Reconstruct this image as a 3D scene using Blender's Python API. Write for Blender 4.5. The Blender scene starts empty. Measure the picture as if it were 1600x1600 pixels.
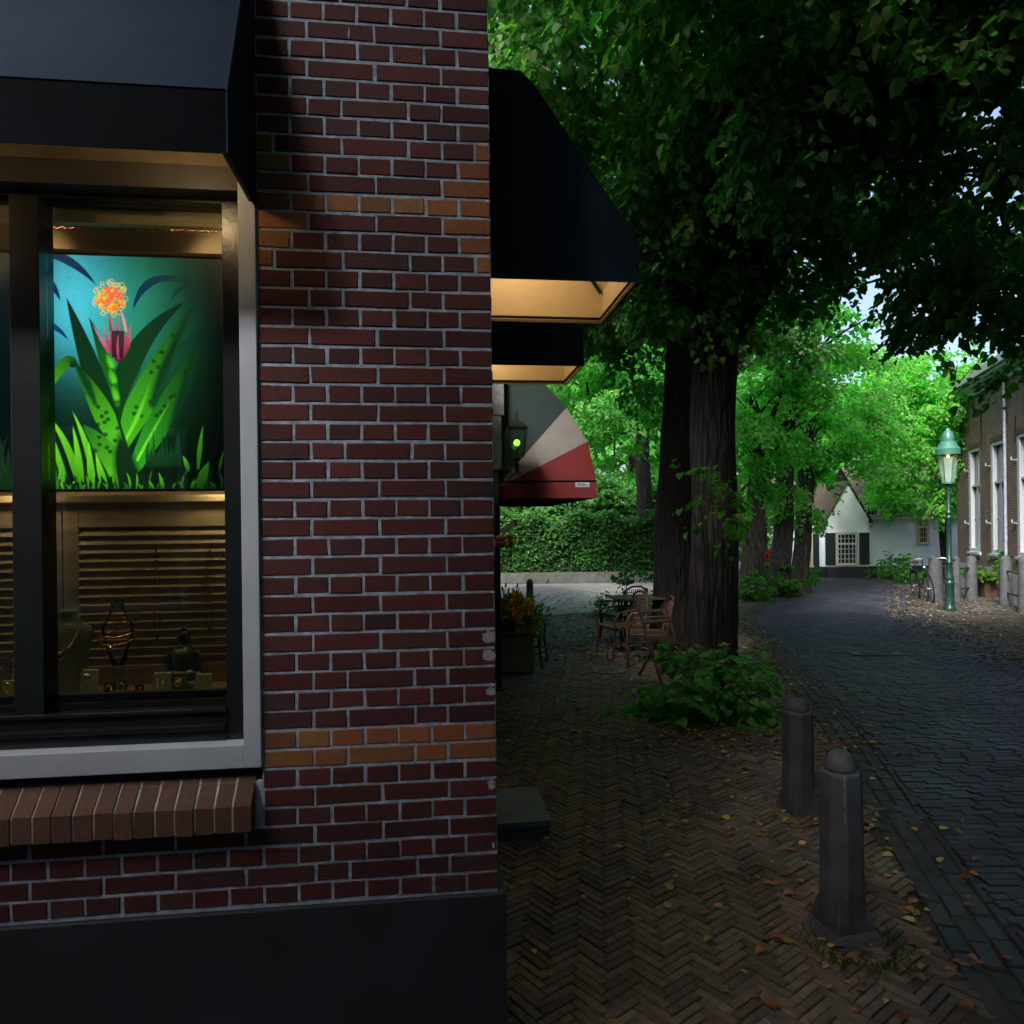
import bpy, bmesh, math, random
import numpy as np
from mathutils import Vector, Matrix
random.seed(7); rng = np.random.default_rng(11)
R = math.radians
# ------------------------------------------------------------ camera
F = 1100.0; ROLL = R(0.65); EYE = 1.85; CX, CY = 800.0, 825.0
sc = bpy.context.scene
cam = bpy.data.cameras.new('camera'); camo = bpy.data.objects.new('camera', cam)
sc.collection.objects.link(camo); sc.camera = camo
cam.sensor_width = 36; cam.lens = F/1600*36; cam.shift_y = (CY-800)/1600
cam.clip_start = 0.05; cam.clip_end = 500
ca, sa = math.cos(ROLL), math.sin(ROLL)
camo.matrix_world = Matrix(((ca, sa, 0, 0), (0, 0, -1, 0), (-sa, ca, 0, EYE), (0, 0, 0, 1)))
# ------------------------------------------------------------ light
SUN_EL, SUN_AZ = R(42), R(208)
w = bpy.data.worlds.new('World'); sc.world = w; w.use_nodes = True
nt = w.node_tree; nt.nodes.clear()
sky = nt.nodes.new('ShaderNodeTexSky'); sky.sky_type = 'NISHITA'; sky.sun_disc = False
sky.sun_elevation = SUN_EL; sky.sun_rotation = SUN_AZ; sky.air_density = 1.0; sky.dust_density = 6.0; sky.ozone_density = 1.0
bg = nt.nodes.new('ShaderNodeBackground'); bg.inputs[1].default_value = 0.15
wo = nt.nodes.new('ShaderNodeOutputWorld')
nt.links.new(sky.outputs[0], bg.inputs[0]); nt.links.new(bg.outputs[0], wo.inputs[0])
sl = bpy.data.lights.new('sun', 'SUN'); sl.energy = 3.0; sl.angle = R(12); sl.color = (1.0, .95, .86)
so = bpy.data.objects.new('sun', sl); sc.collection.objects.link(so)
# direction to the sun (sky rotation measured clockwise from +Y)
sd = Vector((math.sin(SUN_AZ)*math.cos(SUN_EL), math.cos(SUN_AZ)*math.cos(SUN_EL), math.sin(SUN_EL)))
so.rotation_euler = sd.to_track_quat('Z', 'Y').to_euler()
sc.view_settings.view_transform = 'Standard'; sc.view_settings.look = 'None'
sc.view_settings.exposure = 1.25; sc.view_settings.gamma = 1.0
sc.render.resolution_x = sc.render.resolution_y = 1024
sc.cycles.max_bounces = 8; sc.cycles.transparent_max_bounces = 12

# ------------------------------------------------------------ measuring helpers
def ray(px, py):
    u = (px-CX)/F; v = (CY-py)/F
    return u*ca+v*sa, -u*sa+v*ca
def P(px, py, d):
    a, b = ray(px, py); return Vector((a*d, d, EYE+b*d))
def G(px, py, h=0.0):
    a, b = ray(px, py); d = (h-EYE)/b; return Vector((a*d, d, h))
class Frame:
    def __init__(s, o, ang):
        s.o = Vector((o[0], o[1], 0)); s.ang = ang
        s.x = Vector((math.cos(ang), math.sin(ang), 0)); s.y = Vector((-math.sin(ang), math.cos(ang), 0))
    def pix(s, px, py, y=0.0):
        a, b = ray(px, py); d = Vector((a, 1, b)); c = Vector((0, 0, EYE))
        t = (y - (c-s.o).dot(s.y))/d.dot(s.y); p = c+d*t
        return (p-s.o).dot(s.x), p.z
    def w(s, x, y, z): return s.o+s.x*x+s.y*y+Vector((0, 0, z))
    def loc(s, p): q = Vector(p)-s.o; return Vector((q.dot(s.x), q.dot(s.y), q.z))

# ------------------------------------------------------------ scene helpers
def link(o): sc.collection.objects.link(o); return o
def tag(o, label=None, cat=None, group=None, kind=None):
    if label: o['label'] = label
    if cat: o['category'] = cat
    if group: o['group'] = group
    if kind: o['kind'] = kind
    return o
def empty(name, loc, rz=0.0, label=None, cat=None, group=None):
    o = link(bpy.data.objects.new(name, None)); o.location = loc; o.rotation_euler = (0, 0, rz); o.empty_display_size = .2
    return tag(o, label, cat, group)
def fempty(name, fr, label, cat, group=None):
    return empty(name, fr.o, fr.ang, label, cat, group)
def copy_tree(o, parent=None):
    c = o.copy(); sc.collection.objects.link(c)
    if parent: c.parent = parent
    for ch in list(o.children): copy_tree(ch, c)
    return c

def ico():
    t = (1+5**.5)/2
    v = [(-1, t, 0), (1, t, 0), (-1, -t, 0), (1, -t, 0), (0, -1, t), (0, 1, t), (0, -1, -t), (0, 1, -t), (t, 0, -1), (t, 0, 1), (-t, 0, -1), (-t, 0, 1)]
    f = [(0, 11, 5), (0, 5, 1), (0, 1, 7), (0, 7, 10), (0, 10, 11), (1, 5, 9), (5, 11, 4), (11, 10, 2), (10, 7, 6), (7, 1, 8), (3, 9, 4), (3, 4, 2), (3, 2, 6), (3, 6, 8), (3, 8, 9), (4, 9, 5), (2, 4, 11), (6, 2, 10), (8, 6, 7), (9, 8, 1)]
    return v, f
class MB:
    def __init__(s): s.v = []; s.f = []; s.m = []; s.cm = 0
    def add(s, vs, fs):
        n = len(s.v); s.v += [tuple(x) for x in vs]; s.f += [tuple(i+n for i in q) for q in fs]; s.m += [s.cm]*len(fs)
    def mat(s, i): s.cm = i; return s
    def box(s, x0, x1, y0, y1, z0, z1):
        v = [(x, y, z) for z in (z0, z1) for y in (y0, y1) for x in (x0, x1)]
        s.add(v, [(0, 2, 3, 1), (4, 5, 7, 6), (0, 1, 5, 4), (2, 6, 7, 3), (0, 4, 6, 2), (1, 3, 7, 5)]); return s
    def obox(s, c, ax, ay, az):
        c, ax, ay, az = map(Vector, (c, ax, ay, az))
        v = [c+ax*i+ay*j+az*k for k in (-1, 1) for j in (-1, 1) for i in (-1, 1)]
        s.add(v, [(0, 2, 3, 1), (4, 5, 7, 6), (0, 1, 5, 4), (2, 6, 7, 3), (0, 4, 6, 2), (1, 3, 7, 5)]); return s
    def bar(s, a, b, wd, th=None, up=(0, 0, 1)):
        a, b = Vector(a), Vector(b); d = (b-a); L = d.length; d.normalize(); up = Vector(up)
        if abs(d.dot(up)) > .98: up = Vector((0, 1, 0))
        sx = d.cross(up).normalized(); uy = sx.cross(d).normalized(); th = th or wd
        return s.obox((a+b)/2, sx*wd/2, d*L/2, uy*th/2)
    def tube(s, pts, rad, n=8, cap=True, jit=0):
        pts = [Vector(p) for p in pts]; m = len(pts)
        if not hasattr(rad, '__len__'): rad = [rad]*m
        ref = Vector((0, 0, 1)); rings = []
        d0 = (pts[1]-pts[0]).normalized()
        a = d0.orthogonal().normalized() if abs(d0.dot(Vector((1, 0, 0)))) > .9 else (Vector((1, 0, 0))-d0*d0.x).normalized()
        for i, p in enumerate(pts):
            d = (pts[min(i+1, m-1)]-pts[max(i-1, 0)]).normalized()
            a = (a-d*a.dot(d)).normalized(); b = d.cross(a)
            rings.append([p+(a*math.cos(2*math.pi*k/n)+b*math.sin(2*math.pi*k/n))*rad[i]*(1+random.uniform(-jit, jit)) for k in range(n)])
        vs = [q for r in rings for q in r]
        fs = [(i*n+k, i*n+(k+1) % n, (i+1)*n+(k+1) % n, (i+1)*n+k) for i in range(m-1) for k in range(n)]
        if cap: fs += [tuple(range(n))[::-1], tuple((m-1)*n+k for k in range(n))]
        s.add(vs, fs); return s
    def lathe(s, prof, c=(0, 0, 0), n=20, sq=None):
        c = Vector(c); vs = []
        for r, z in prof:
            for k in range(n):
                t = 2*math.pi*(k+.5)/n; vs.append(c+Vector((r*math.cos(t), r*math.sin(t), z)))
        m = len(prof); fs = [(i*n+k, i*n+(k+1) % n, (i+1)*n+(k+1) % n, (i+1)*n+k) for i in range(m-1) for k in range(n)]
        fs += [tuple(range(n))[::-1], tuple((m-1)*n+k for k in range(n))]
        s.add(vs, fs); return s
    def ball(s, c, r, sc_=(1, 1, 1)):
        v, f = ico(); c = Vector(c)
        vs = [c+Vector((Vector(q).normalized().x*r*sc_[0], Vector(q).normalized().y*r*sc_[1], Vector(q).normalized().z*r*sc_[2])) for q in v]
        s.add(vs, f); return s
    def sphere(s, c, r, sc_=(1, 1, 1), n=14):
        pr = [(r*math.sin(math.pi*i/n)*1.0+1e-5, -r*math.cos(math.pi*i/n)*sc_[2]) for i in range(n+1)]
        k0 = len(s.v); s.lathe(pr, c, n*2)
        for i in range(k0, len(s.v)):
            v = s.v[i]; s.v[i] = (c[0]+(v[0]-c[0])*sc_[0], c[1]+(v[1]-c[1])*sc_[1], v[2])
        return s
    def prism(s, poly, o, ax, ay, th):
        """poly 2-D list in plane (ax, ay) from o, thickness vector th"""
        o, ax, ay, th = map(Vector, (o, ax, ay, th)); n = len(poly)
        a = [o+ax*p[0]+ay*p[1] for p in poly]; b = [q+th for q in a]
        s.add(a+b, [tuple(range(n))[::-1], tuple(range(n, 2*n))]+[(i, (i+1) % n, n+(i+1) % n, n+i) for i in range(n)]); return s
    def build(s, name, mats, parent=None, smooth=False, bevel=0):
        me = bpy.data.meshes.new(name); me.from_pydata(s.v, [], s.f); me.validate()
        if not isinstance(mats, (list, tuple)): mats = [mats]
        for m in mats: me.materials.append(m)
        if len(mats) > 1 and len(me.polygons) == len(s.m): me.polygons.foreach_set('material_index', s.m)
        bm = bmesh.new(); bm.from_mesh(me); bmesh.ops.recalc_face_normals(bm, faces=bm.faces); bm.to_mesh(me); bm.free()
        if smooth: me.shade_smooth()
        if smooth and smooth != 'all': me.set_sharp_from_angle(angle=R(40))
        o = link(bpy.data.objects.new(name, me))
        if parent: o.parent = parent
        if bevel:
            b = o.modifiers.new('bevel', 'BEVEL'); b.width = bevel; b.segments = 2; b.limit_method = 'ANGLE'
        return o
def npmesh(name, V, Fc, mat, parent=None, col=None, smooth=False):
    """V (N,3), Fc (M,4) numpy; col (N,3)"""
    me = bpy.data.meshes.new(name); k = Fc.shape[1]
    me.vertices.add(len(V)); me.vertices.foreach_set('co', np.ascontiguousarray(V, dtype=np.float32).ravel())
    me.loops.add(Fc.size); me.loops.foreach_set('vertex_index', np.ascontiguousarray(Fc, dtype=np.int32).ravel())
    me.polygons.add(len(Fc)); me.polygons.foreach_set('loop_start', np.arange(0, Fc.size, k, dtype=np.int32))
    me.update(calc_edges=True)
    if col is not None:
        c = me.color_attributes.new('Col', 'FLOAT_COLOR', 'POINT')
        cc = np.ones((len(V), 4), dtype=np.float32); cc[:, :3] = col; c.data.foreach_set('color', cc.ravel())
    me.shade_smooth() if smooth else me.shade_flat()
    for m in (mat if isinstance(mat, (list, tuple)) else [mat]): me.materials.append(m)
    o = link(bpy.data.objects.new(name, me))
    if parent: o.parent = parent
    return o

# ------------------------------------------------------------ materials
def newmat(name):
    m = bpy.data.materials.new(name); m.use_nodes = True; n = m.node_tree.nodes; b = n['Principled BSDF']; return m, m.node_tree, b
def mat(name, col, rough=.7, metal=0, var=.25, scale=8, bump=.15, bscale=40, spec=.5, stretch=(1, 1, 1), coat=0, emis=None, es=0, dist=.01):
    m, t, b = newmat(name); n = t.nodes; L = t.links
    tc = n.new('ShaderNodeTexCoord'); mp = n.new('ShaderNodeMapping'); mp.inputs['Scale'].default_value = stretch
    L.new(tc.outputs['Object'], mp.inputs['Vector'])
    nz = n.new('ShaderNodeTexNoise'); nz.inputs['Scale'].default_value = scale; nz.inputs['Detail'].default_value = 6; L.new(mp.outputs[0], nz.inputs['Vector'])
    rp = n.new('ShaderNodeValToRGB'); rp.color_ramp.elements[0].position = .3; rp.color_ramp.elements[1].position = .7
    rp.color_ramp.elements[0].color = (*[c*(1-var) for c in col], 1); rp.color_ramp.elements[1].color = (*[min(1, c*(1+var)) for c in col], 1)
    L.new(nz.outputs['Fac'], rp.inputs['Fac']); L.new(rp.outputs[0], b.inputs['Base Color'])
    b.inputs['Roughness'].default_value = rough; b.inputs['Metallic'].default_value = metal; b.inputs['Specular IOR Level'].default_value = spec
    b.inputs['Coat Weight'].default_value = coat
    if bump:
        n2 = n.new('ShaderNodeTexNoise'); n2.inputs['Scale'].default_value = bscale; n2.inputs['Detail'].default_value = 5; L.new(mp.outputs[0], n2.inputs['Vector'])
        bp = n.new('ShaderNodeBump'); bp.inputs['Strength'].default_value = bump; bp.inputs['Distance'].default_value = dist
        L.new(n2.outputs['Fac'], bp.inputs['Height']); L.new(bp.outputs[0], b.inputs['Normal'])
    if emis: b.inputs['Emission Color'].default_value = (*emis, 1); b.inputs['Emission Strength'].default_value = es
    return m
def attrmat(name, rough=.8, var=.35, scale=30, bump=.4, bscale=90, spec=.4, dist=.004, stains=None):
    m, t, b = newmat(name); n = t.nodes; L = t.links
    at = n.new('ShaderNodeAttribute'); at.attribute_name = 'Col'
    tc = n.new('ShaderNodeTexCoord'); nz = n.new('ShaderNodeTexNoise'); nz.inputs['Scale'].default_value = scale; nz.inputs['Detail'].default_value = 7
    L.new(tc.outputs['Object'], nz.inputs['Vector'])
    mr = n.new('ShaderNodeMapRange'); mr.inputs[1].default_value = .3; mr.inputs[2].default_value = .7; mr.inputs[3].default_value = 1-var; mr.inputs[4].default_value = 1+var
    L.new(nz.outputs['Fac'], mr.inputs[0])
    mx = n.new('ShaderNodeVectorMath'); mx.operation = 'SCALE'; L.new(at.outputs['Color'], mx.inputs[0]); L.new(mr.outputs[0], mx.inputs['Scale'])
    out = mx.outputs[0]
    if stains:
        n3 = n.new('ShaderNodeTexNoise'); n3.inputs['Scale'].default_value = stains[0]; n3.inputs['Detail'].default_value = 8; L.new(tc.outputs['Object'], n3.inputs['Vector'])
        m3 = n.new('ShaderNodeMapRange'); m3.inputs[1].default_value = .35; m3.inputs[2].default_value = .7; m3.inputs[3].default_value = stains[1]; m3.inputs[4].default_value = stains[2]
        L.new(n3.outputs['Fac'], m3.inputs[0]); m4 = n.new('ShaderNodeVectorMath'); m4.operation = 'SCALE'; L.new(out, m4.inputs[0]); L.new(m3.outputs[0], m4.inputs['Scale']); out = m4.outputs[0]
        mr2 = n.new('ShaderNodeMapRange'); mr2.inputs[1].default_value = .35; mr2.inputs[2].default_value = .7; mr2.inputs[3].default_value = rough-.12; mr2.inputs[4].default_value = rough+.15
        L.new(n3.outputs['Fac'], mr2.inputs[0]); L.new(mr2.outputs[0], b.inputs['Roughness'])
    else: b.inputs['Roughness'].default_value = rough
    L.new(out, b.inputs['Base Color']); b.inputs['Specular IOR Level'].default_value = spec
    n2 = n.new('ShaderNodeTexNoise'); n2.inputs['Scale'].default_value = bscale; n2.inputs['Detail'].default_value = 6; L.new(tc.outputs['Object'], n2.inputs['Vector'])
    bp = n.new('ShaderNodeBump'); bp.inputs['Strength'].default_value = bump; bp.inputs['Distance'].default_value = dist
    L.new(n2.outputs['Fac'], bp.inputs['Height']); L.new(bp.outputs[0], b.inputs['Normal'])
    return m
def leafmat(name, trans=(.22, .5, .05), tw=.45, rough=.45):
    m = bpy.data.materials.new(name); m.use_nodes = True; t = m.node_tree; n = t.nodes; n.clear(); L = t.links
    o = n.new('ShaderNodeOutputMaterial'); at = n.new('ShaderNodeAttribute'); at.attribute_name = 'Col'
    b = n.new('ShaderNodeBsdfPrincipled'); b.inputs['Roughness'].default_value = rough; b.inputs['Specular IOR Level'].default_value = .35
    tr = n.new('ShaderNodeBsdfTranslucent'); mx = n.new('ShaderNodeMixShader'); mx.inputs[0].default_value = tw
    mu = n.new('ShaderNodeVectorMath'); mu.operation = 'MULTIPLY'; mu.inputs[1].default_value = [c*10 for c in trans]
    L.new(at.outputs['Color'], b.inputs['Base Color']); L.new(at.outputs['Color'], mu.inputs[0]); L.new(mu.outputs[0], tr.inputs['Color'])
    L.new(b.outputs[0], mx.inputs[1]); L.new(tr.outputs[0], mx.inputs[2]); L.new(mx.outputs[0], o.inputs['Surface'])
    return m
def glassmat(name, tint=(.9, .95, .93), ior=1.5, boost=1.0):
    m = bpy.data.materials.new(name); m.use_nodes = True; t = m.node_tree; n = t.nodes; n.clear(); L = t.links
    o = n.new('ShaderNodeOutputMaterial'); tr = n.new('ShaderNodeBsdfTransparent'); tr.inputs[0].default_value = (*tint, 1)
    gl = n.new('ShaderNodeBsdfGlossy'); gl.inputs['Roughness'].default_value = .02; fr = n.new('ShaderNodeFresnel'); fr.inputs[0].default_value = ior
    mx = n.new('ShaderNodeMixShader'); L.new(fr.outputs[0], mx.inputs[0]); L.new(tr.outputs[0], mx.inputs[1]); L.new(gl.outputs[0], mx.inputs[2]); L.new(mx.outputs[0], o.inputs['Surface'])
    return m
M = {}
M['brick'] = attrmat('brick', .8, .16, 60, .5, 120, .3)
M['mortar'] = mat('mortar', (.27, .33, .45), .95, var=.35, scale=30, bump=.8, bscale=150, dist=.004, spec=.2)
M['paver'] = attrmat('paver', .72, .35, 25, .6, 70, .4, stains=(1.3, .6, 1.25))
M['roadpaver'] = attrmat('roadpaver', .58, .35, 25, .5, 60, .3, stains=(1.1, .65, 1.25))
M['sand'] = mat('sand', (.040, .032, .028), .95, var=.5, scale=5, bump=.8, bscale=80)
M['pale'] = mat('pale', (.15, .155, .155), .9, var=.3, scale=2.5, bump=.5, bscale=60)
M['plinth'] = mat('plinth', (.012, .014, .025), .6, var=.45, scale=3, bump=.35, bscale=50)
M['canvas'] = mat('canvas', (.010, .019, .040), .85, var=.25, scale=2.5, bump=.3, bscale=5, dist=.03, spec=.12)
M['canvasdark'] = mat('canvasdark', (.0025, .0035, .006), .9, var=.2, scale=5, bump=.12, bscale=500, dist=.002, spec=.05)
M['cream'] = mat('cream', (.62, .50, .32), .8, var=.06, scale=3, bump=.08, bscale=300, dist=.002)
M['frame_beige'] = mat('frame_beige', (.34, .39, .49), .5, var=.08, scale=4, bump=.08, bscale=60)
M['frame_dark'] = mat('frame_dark', (.008, .011, .013), .28, var=.2, scale=6, bump=.08, bscale=60)
M['glass'] = glassmat('glass')
M['wood_warm'] = mat('wood_warm', (.46, .36, .23), .55, var=.2, scale=4, bump=.15, bscale=30, stretch=(1, 1, 8))
M['interior'] = mat('interior', (.42, .30, .16), .8, var=.12, scale=2, bump=0)
M['tray'] = mat('tray', (.015, .018, .022), .45, bump=.05)
M['gold'] = mat('gold', (.85, .55, .18), .25, 1, var=.1, bump=0)
M['silver'] = mat('silver', (.7, .7, .7), .25, 1, var=.1, bump=0)
M['velvet'] = mat('velvet', (.24, .30, .20), .9, var=.2, bump=.3, bscale=200)
M['jade'] = mat('jade', (.05, .10, .06), .35, var=.4, scale=20, bump=.4, bscale=60)
M['bark'] = None
M['stone'] = mat('stone', (.062, .066, .085), .6, var=.4, scale=7, bump=.5, bscale=90)
M['stone_light'] = mat('stone_light', (.12, .12, .125), .8, var=.35, scale=7, bump=.5, bscale=60)
M['slab'] = mat('slab', (.11, .115, .16), .5, var=.3, scale=5, bump=.2, bscale=80)
M['iron'] = mat('iron', (.012, .013, .015), .45, .3, var=.3, bump=.1)
M['green_iron'] = mat('green_iron', (.010, .045, .036), .4, .2, var=.3, bump=.15)
M['green_iron_pale'] = mat('green_iron_pale', (.045, .17, .14), .4, .1, var=.15, bump=.05)
M['white'] = mat('white', (.62, .70, .80), .7, var=.08, scale=2, bump=.3, bscale=25)
M['white_paint'] = mat('white_paint', (.36, .41, .48), .45, var=.05, bump=.03)
M['yellow_paint'] = mat('yellow_paint', (.50, .44, .28), .5, var=.08, bump=.03)
M['rooftile'] = mat('rooftile', (.055, .045, .036), .75, var=.4, scale=20, bump=.8, bscale=18, stretch=(1, 1, 1))
M['slate'] = mat('slate', (.06, .065, .075), .6, var=.3, scale=10, bump=.5, bscale=30)
M['shutter'] = mat('shutter', (.010, .022, .024), .4, bump=.05)
M['pane'] = mat('pane', (.012, .014, .016), .06, var=.2, bump=.03, bscale=3, spec=.8)
M['curtain'] = mat('curtain', (.55, .55, .52), .9, var=.1, scale=30, stretch=(1, 1, .05), bump=0)
M['rattan'] = mat('rattan', (.06, .027, .016), .45, var=.4, scale=40, bump=.4, bscale=160)
M['rattan_dark'] = mat('rattan_dark', (.05, .035, .025), .5, var=.4, scale=40, bump=.4, bscale=160)
M['weathered'] = mat('weathered', (.10, .085, .065), .8, var=.4, scale=5, bump=.5, bscale=40, stretch=(1, 1, 6))
M['terracotta'] = mat('terracotta', (.06, .032, .022), .8, var=.3, bump=.3)
M['red_canvas'] = mat('red_canvas', (.12, .006, .008), .8, var=.12, bump=.15, bscale=400, dist=.002)
M['grey_canvas'] = mat('grey_canvas', (.17, .155, .15), .8, var=.08, bump=.15, bscale=400, dist=.002)
M['green_canvas'] = mat('green_canvas', (.004, .015, .015), .8, var=.15, bump=.15, bscale=400, dist=.002)
M['red_plastic'] = mat('red_plastic', (.6, .03, .03), .4, var=.05, bump=0)
M['skin'] = mat('skin', (.55, .26, .18), .55, var=.12, bump=.1, bscale=120, dist=.002)
M['pinkcloth'] = mat('pinkcloth', (.30, .15, .15), .85, var=.2, bump=.4, bscale=90)
M['darkcloth'] = mat('darkcloth', (.03, .03, .04), .85, var=.2, bump=.4, bscale=90)
M['hair'] = mat('hair', (.05, .03, .02), .5, var=.4, bump=.5, bscale=120)
M['leaf'] = leafmat('leaf', (.18, .36, .11), .42)
M['leaf_far'] = leafmat('leaf_far', (.20, .40, .14), .52)
M['leaf_dark'] = leafmat('leaf_dark', (.26, .34, .08), .3)
M['litter'] = leafmat('litter', (.1, .1, .1), .1, .7)
M['petal'] = leafmat('petal', (.12, .12, .12), .3, .6)
M['chrome'] = mat('chrome', (.6, .6, .62), .2, 1, var=.1, bump=0)
M['tyre'] = mat('tyre', (.012, .012, .012), .8, bump=.2)
# bark
def barkmat(name, col):
    m, t, b = newmat(name); n = t.nodes; L = t.links
    tc = n.new('ShaderNodeTexCoord'); mp = n.new('ShaderNodeMapping'); mp.inputs['Scale'].default_value = (1, 1, .16); L.new(tc.outputs['Object'], mp.inputs[0])
    nz = n.new('ShaderNodeTexNoise'); nz.inputs['Scale'].default_value = 22; nz.inputs['Detail'].default_value = 8; nz.inputs['Distortion'].default_value = .6; L.new(mp.outputs[0], nz.inputs['Vector'])
    vo = n.new('ShaderNodeTexVoronoi'); vo.feature = 'DISTANCE_TO_EDGE'; vo.inputs['Scale'].default_value = 13; L.new(mp.outputs[0], vo.inputs['Vector'])
    ad = n.new('ShaderNodeMath'); ad.operation = 'MULTIPLY_ADD'; ad.inputs[1].default_value = 1.2; L.new(vo.outputs[0], ad.inputs[0]); L.new(nz.outputs['Fac'], ad.inputs[2])
    rp = n.new('ShaderNodeValToRGB'); rp.color_ramp.elements[0].position = .35; rp.color_ramp.elements[1].position = .95
    rp.color_ramp.elements[0].color = (*[c*.35 for c in col], 1); rp.color_ramp.elements[1].color = (*[c*1.5 for c in col], 1)
    L.new(ad.outputs[0], rp.inputs[0]); L.new(rp.outputs[0], b.inputs['Base Color']); b.inputs['Roughness'].default_value = .9; b.inputs['Specular IOR Level'].default_value = .2
    bp = n.new('ShaderNodeBump'); bp.inputs['Strength'].default_value = 1; bp.inputs['Distance'].default_value = .06; L.new(ad.outputs[0], bp.inputs['Height']); L.new(bp.outputs[0], b.inputs['Normal'])
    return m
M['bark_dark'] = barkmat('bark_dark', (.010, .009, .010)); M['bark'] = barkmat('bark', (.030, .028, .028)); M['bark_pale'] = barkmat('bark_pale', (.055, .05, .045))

# ------------------------------------------------------------ bevelled bricks in bulk
def bricks(name, C, U, V, N, hl, hw, depth, bev, mat_, cols, parent=None, jit=.0015, tilt=0, edge=0):
    """C centres of outer face; U, V unit in-plane; N outward; all (n,3); hl, hw (n,)"""
    n = len(C); C = C+N*rng.uniform(-jit, jit, (n, 1))
    hl = np.broadcast_to(hl, (n,))[:, None]; hw = np.broadcast_to(hw, (n,))[:, None]
    cj = rng.normal(0, edge, (4, n, 2)) if edge else np.zeros((4, n, 2))
    out = []
    for (d, i) in ((-depth, 0), (-bev, 0), (0, bev)):
        for q_, (a, b) in enumerate(((-1, -1), (1, -1), (1, 1), (-1, 1))):
            off = 0 if tilt == 0 else rng.uniform(-tilt, tilt, (n, 1))*(1 if d > -depth else 0)
            out.append(C+N*(d+off)+U*(a*(hl-i)+cj[q_, :, :1])+V*(b*(hw-i)+cj[q_, :, 1:]))
    VV = np.stack(out, 1).reshape(-1, 3)
    f = []
    for r in (0, 4):
        for k in range(4): f.append((r+k, r+(k+1) % 4, r+4+(k+1) % 4, r+4+k))
    f.append((8, 9, 10, 11)); f = np.array(f)
    FF = (f[None]+np.arange(n)[:, None, None]*12).reshape(-1, 4)
    cc = np.repeat(cols, 12, 0)
    return npmesh(name, VV, FF, mat_, parent, cc)

# ============================================================ GROUND
mb = MB(); mb.add([(-150, -60, -.010), (150, -60, -.010), (150, 260, -.010), (-150, 260, -.010)], [(0, 1, 2, 3)])
tag(mb.build('ground', M['sand']), kind='structure')
# gutter centre line (world)
gut = [(2.05, -1.0), (1.78, .5), (1.75, 1.5), (1.95, 2.6), (2.25, 3.7), (2.58, 4.9), (2.93, 6.1), (3.33, 7.8), (3.95, 10.8), (4.5, 13.5), (5.6, 16.0), (7.2, 18.0), (8.2, 20.0), (8.7, 23.5)]
gy = np.array([g[1] for g in gut]); gx = np.array([g[0] for g in gut])
rgt = [(6.5, -1), (5.6, 4.0), (5.75, 7.6), (6.3, 10.0), (7.0, 12.2), (7.9, 14.6), (9.4, 17.2), (10.6, 20), (11.4, 23.5)]
ry = np.array([g[1] for g in rgt]); rx = np.array([g[0] for g in rgt])
def pcol(n, base, alt, p):
    c = np.tile(np.array(base), (n, 1)); k = rng.random(n) < p; c[k] = alt
    return c*rng.uniform(.6, 1.35, (n, 1))*rng.uniform(.93, 1.07, (n, 3))
# herringbone pavement
k = 4; W_ = .043; nx, ny = 335, 400
X, Y = np.meshgrid(np.arange(nx), np.arange(ny), indexing='ij'); d = (X-Y) % (2*k)
h = d == 0; v = d == 2*k-1
cs = np.concatenate([np.stack([X[h]+k/2, Y[h]+.5], 1), np.stack([X[v]+.5, Y[v]+k/2], 1)])*W_
ang = np.concatenate([np.zeros(h.sum()), np.full(v.sum(), math.pi/2)])
th = R(38); rot = np.array([[math.cos(th), -math.sin(th)], [math.sin(th), math.cos(th)]])
cs = (cs-np.array([nx*W_/2, ny*W_/2]))@rot.T+np.array([1.6, 7.0]); ang = ang+th
keep = (cs[:, 0] < np.interp(cs[:, 1], gy, gx)-.23) & (cs[:, 1] > .8) & (cs[:, 1] < 14.5) & (cs[:, 0] > -1.2)
cs, ang = cs[keep], ang[keep]; n = len(cs)
und = .003*np.sin(cs[:, 0]*2.1+cs[:, 1])+.003*np.sin(cs[:, 1]*1.7)+.002
C3 = np.concatenate([cs, und[:, None]+.012*rng.normal(0, .08, (n, 1))], 1); U3 = np.stack([np.cos(ang), np.sin(ang), 0*ang], 1); V3 = np.stack([-np.sin(ang), np.cos(ang), 0*ang], 1); N3 = np.tile([0, 0, 1.], (n, 1))
o = bricks('pavement', C3, U3, V3, N3, k*W_/2-.0025, W_/2-.0025, .028, .0035, M['paver'], pcol(n, (.120, .090, .082), (.135, .088, .080), .3), jit=.004, tilt=.0016); tag(o, kind='structure')
# road: courses across the driving direction, following the bend
rows = []; y = -.5
while y < 24:
    xl = np.interp(y, gy, gx)+.20; xr = np.interp(y+1.2, ry, rx)
    x = xl-rng.uniform(0, .2)
    sk = -.08
    while x < xr:
        xc = x+.1; t = (xc-xl)
        rows.append((max(xc, xl+.05), y+sk*t+.10*math.sin(t*1.0), rng.uniform(-.02, .02)-.02)); x += .206
    y += .066
rows = np.array(rows); n = len(rows); a = rows[:, 2]
crown = .002+.045*np.sin(np.clip((rows[:, 0]-np.interp(rows[:, 1], gy, gx))/3.6, 0, 1)*math.pi)
C3 = np.concatenate([rows[:, :2], crown[:, None]], 1); U3 = np.stack([np.cos(a), np.sin(a), 0*a], 1); V3 = np.stack([-np.sin(a), np.cos(a), 0*a], 1); N3 = np.tile([0, 0, 1.], (n, 1))
o = bricks('road', C3, U3, V3, N3, .101, .0305, .05, .005, M['roadpaver'], pcol(n, (.036, .038, .068), (.046, .040, .060), .25), jit=.003, tilt=.0015); tag(o, kind='structure')
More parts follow.
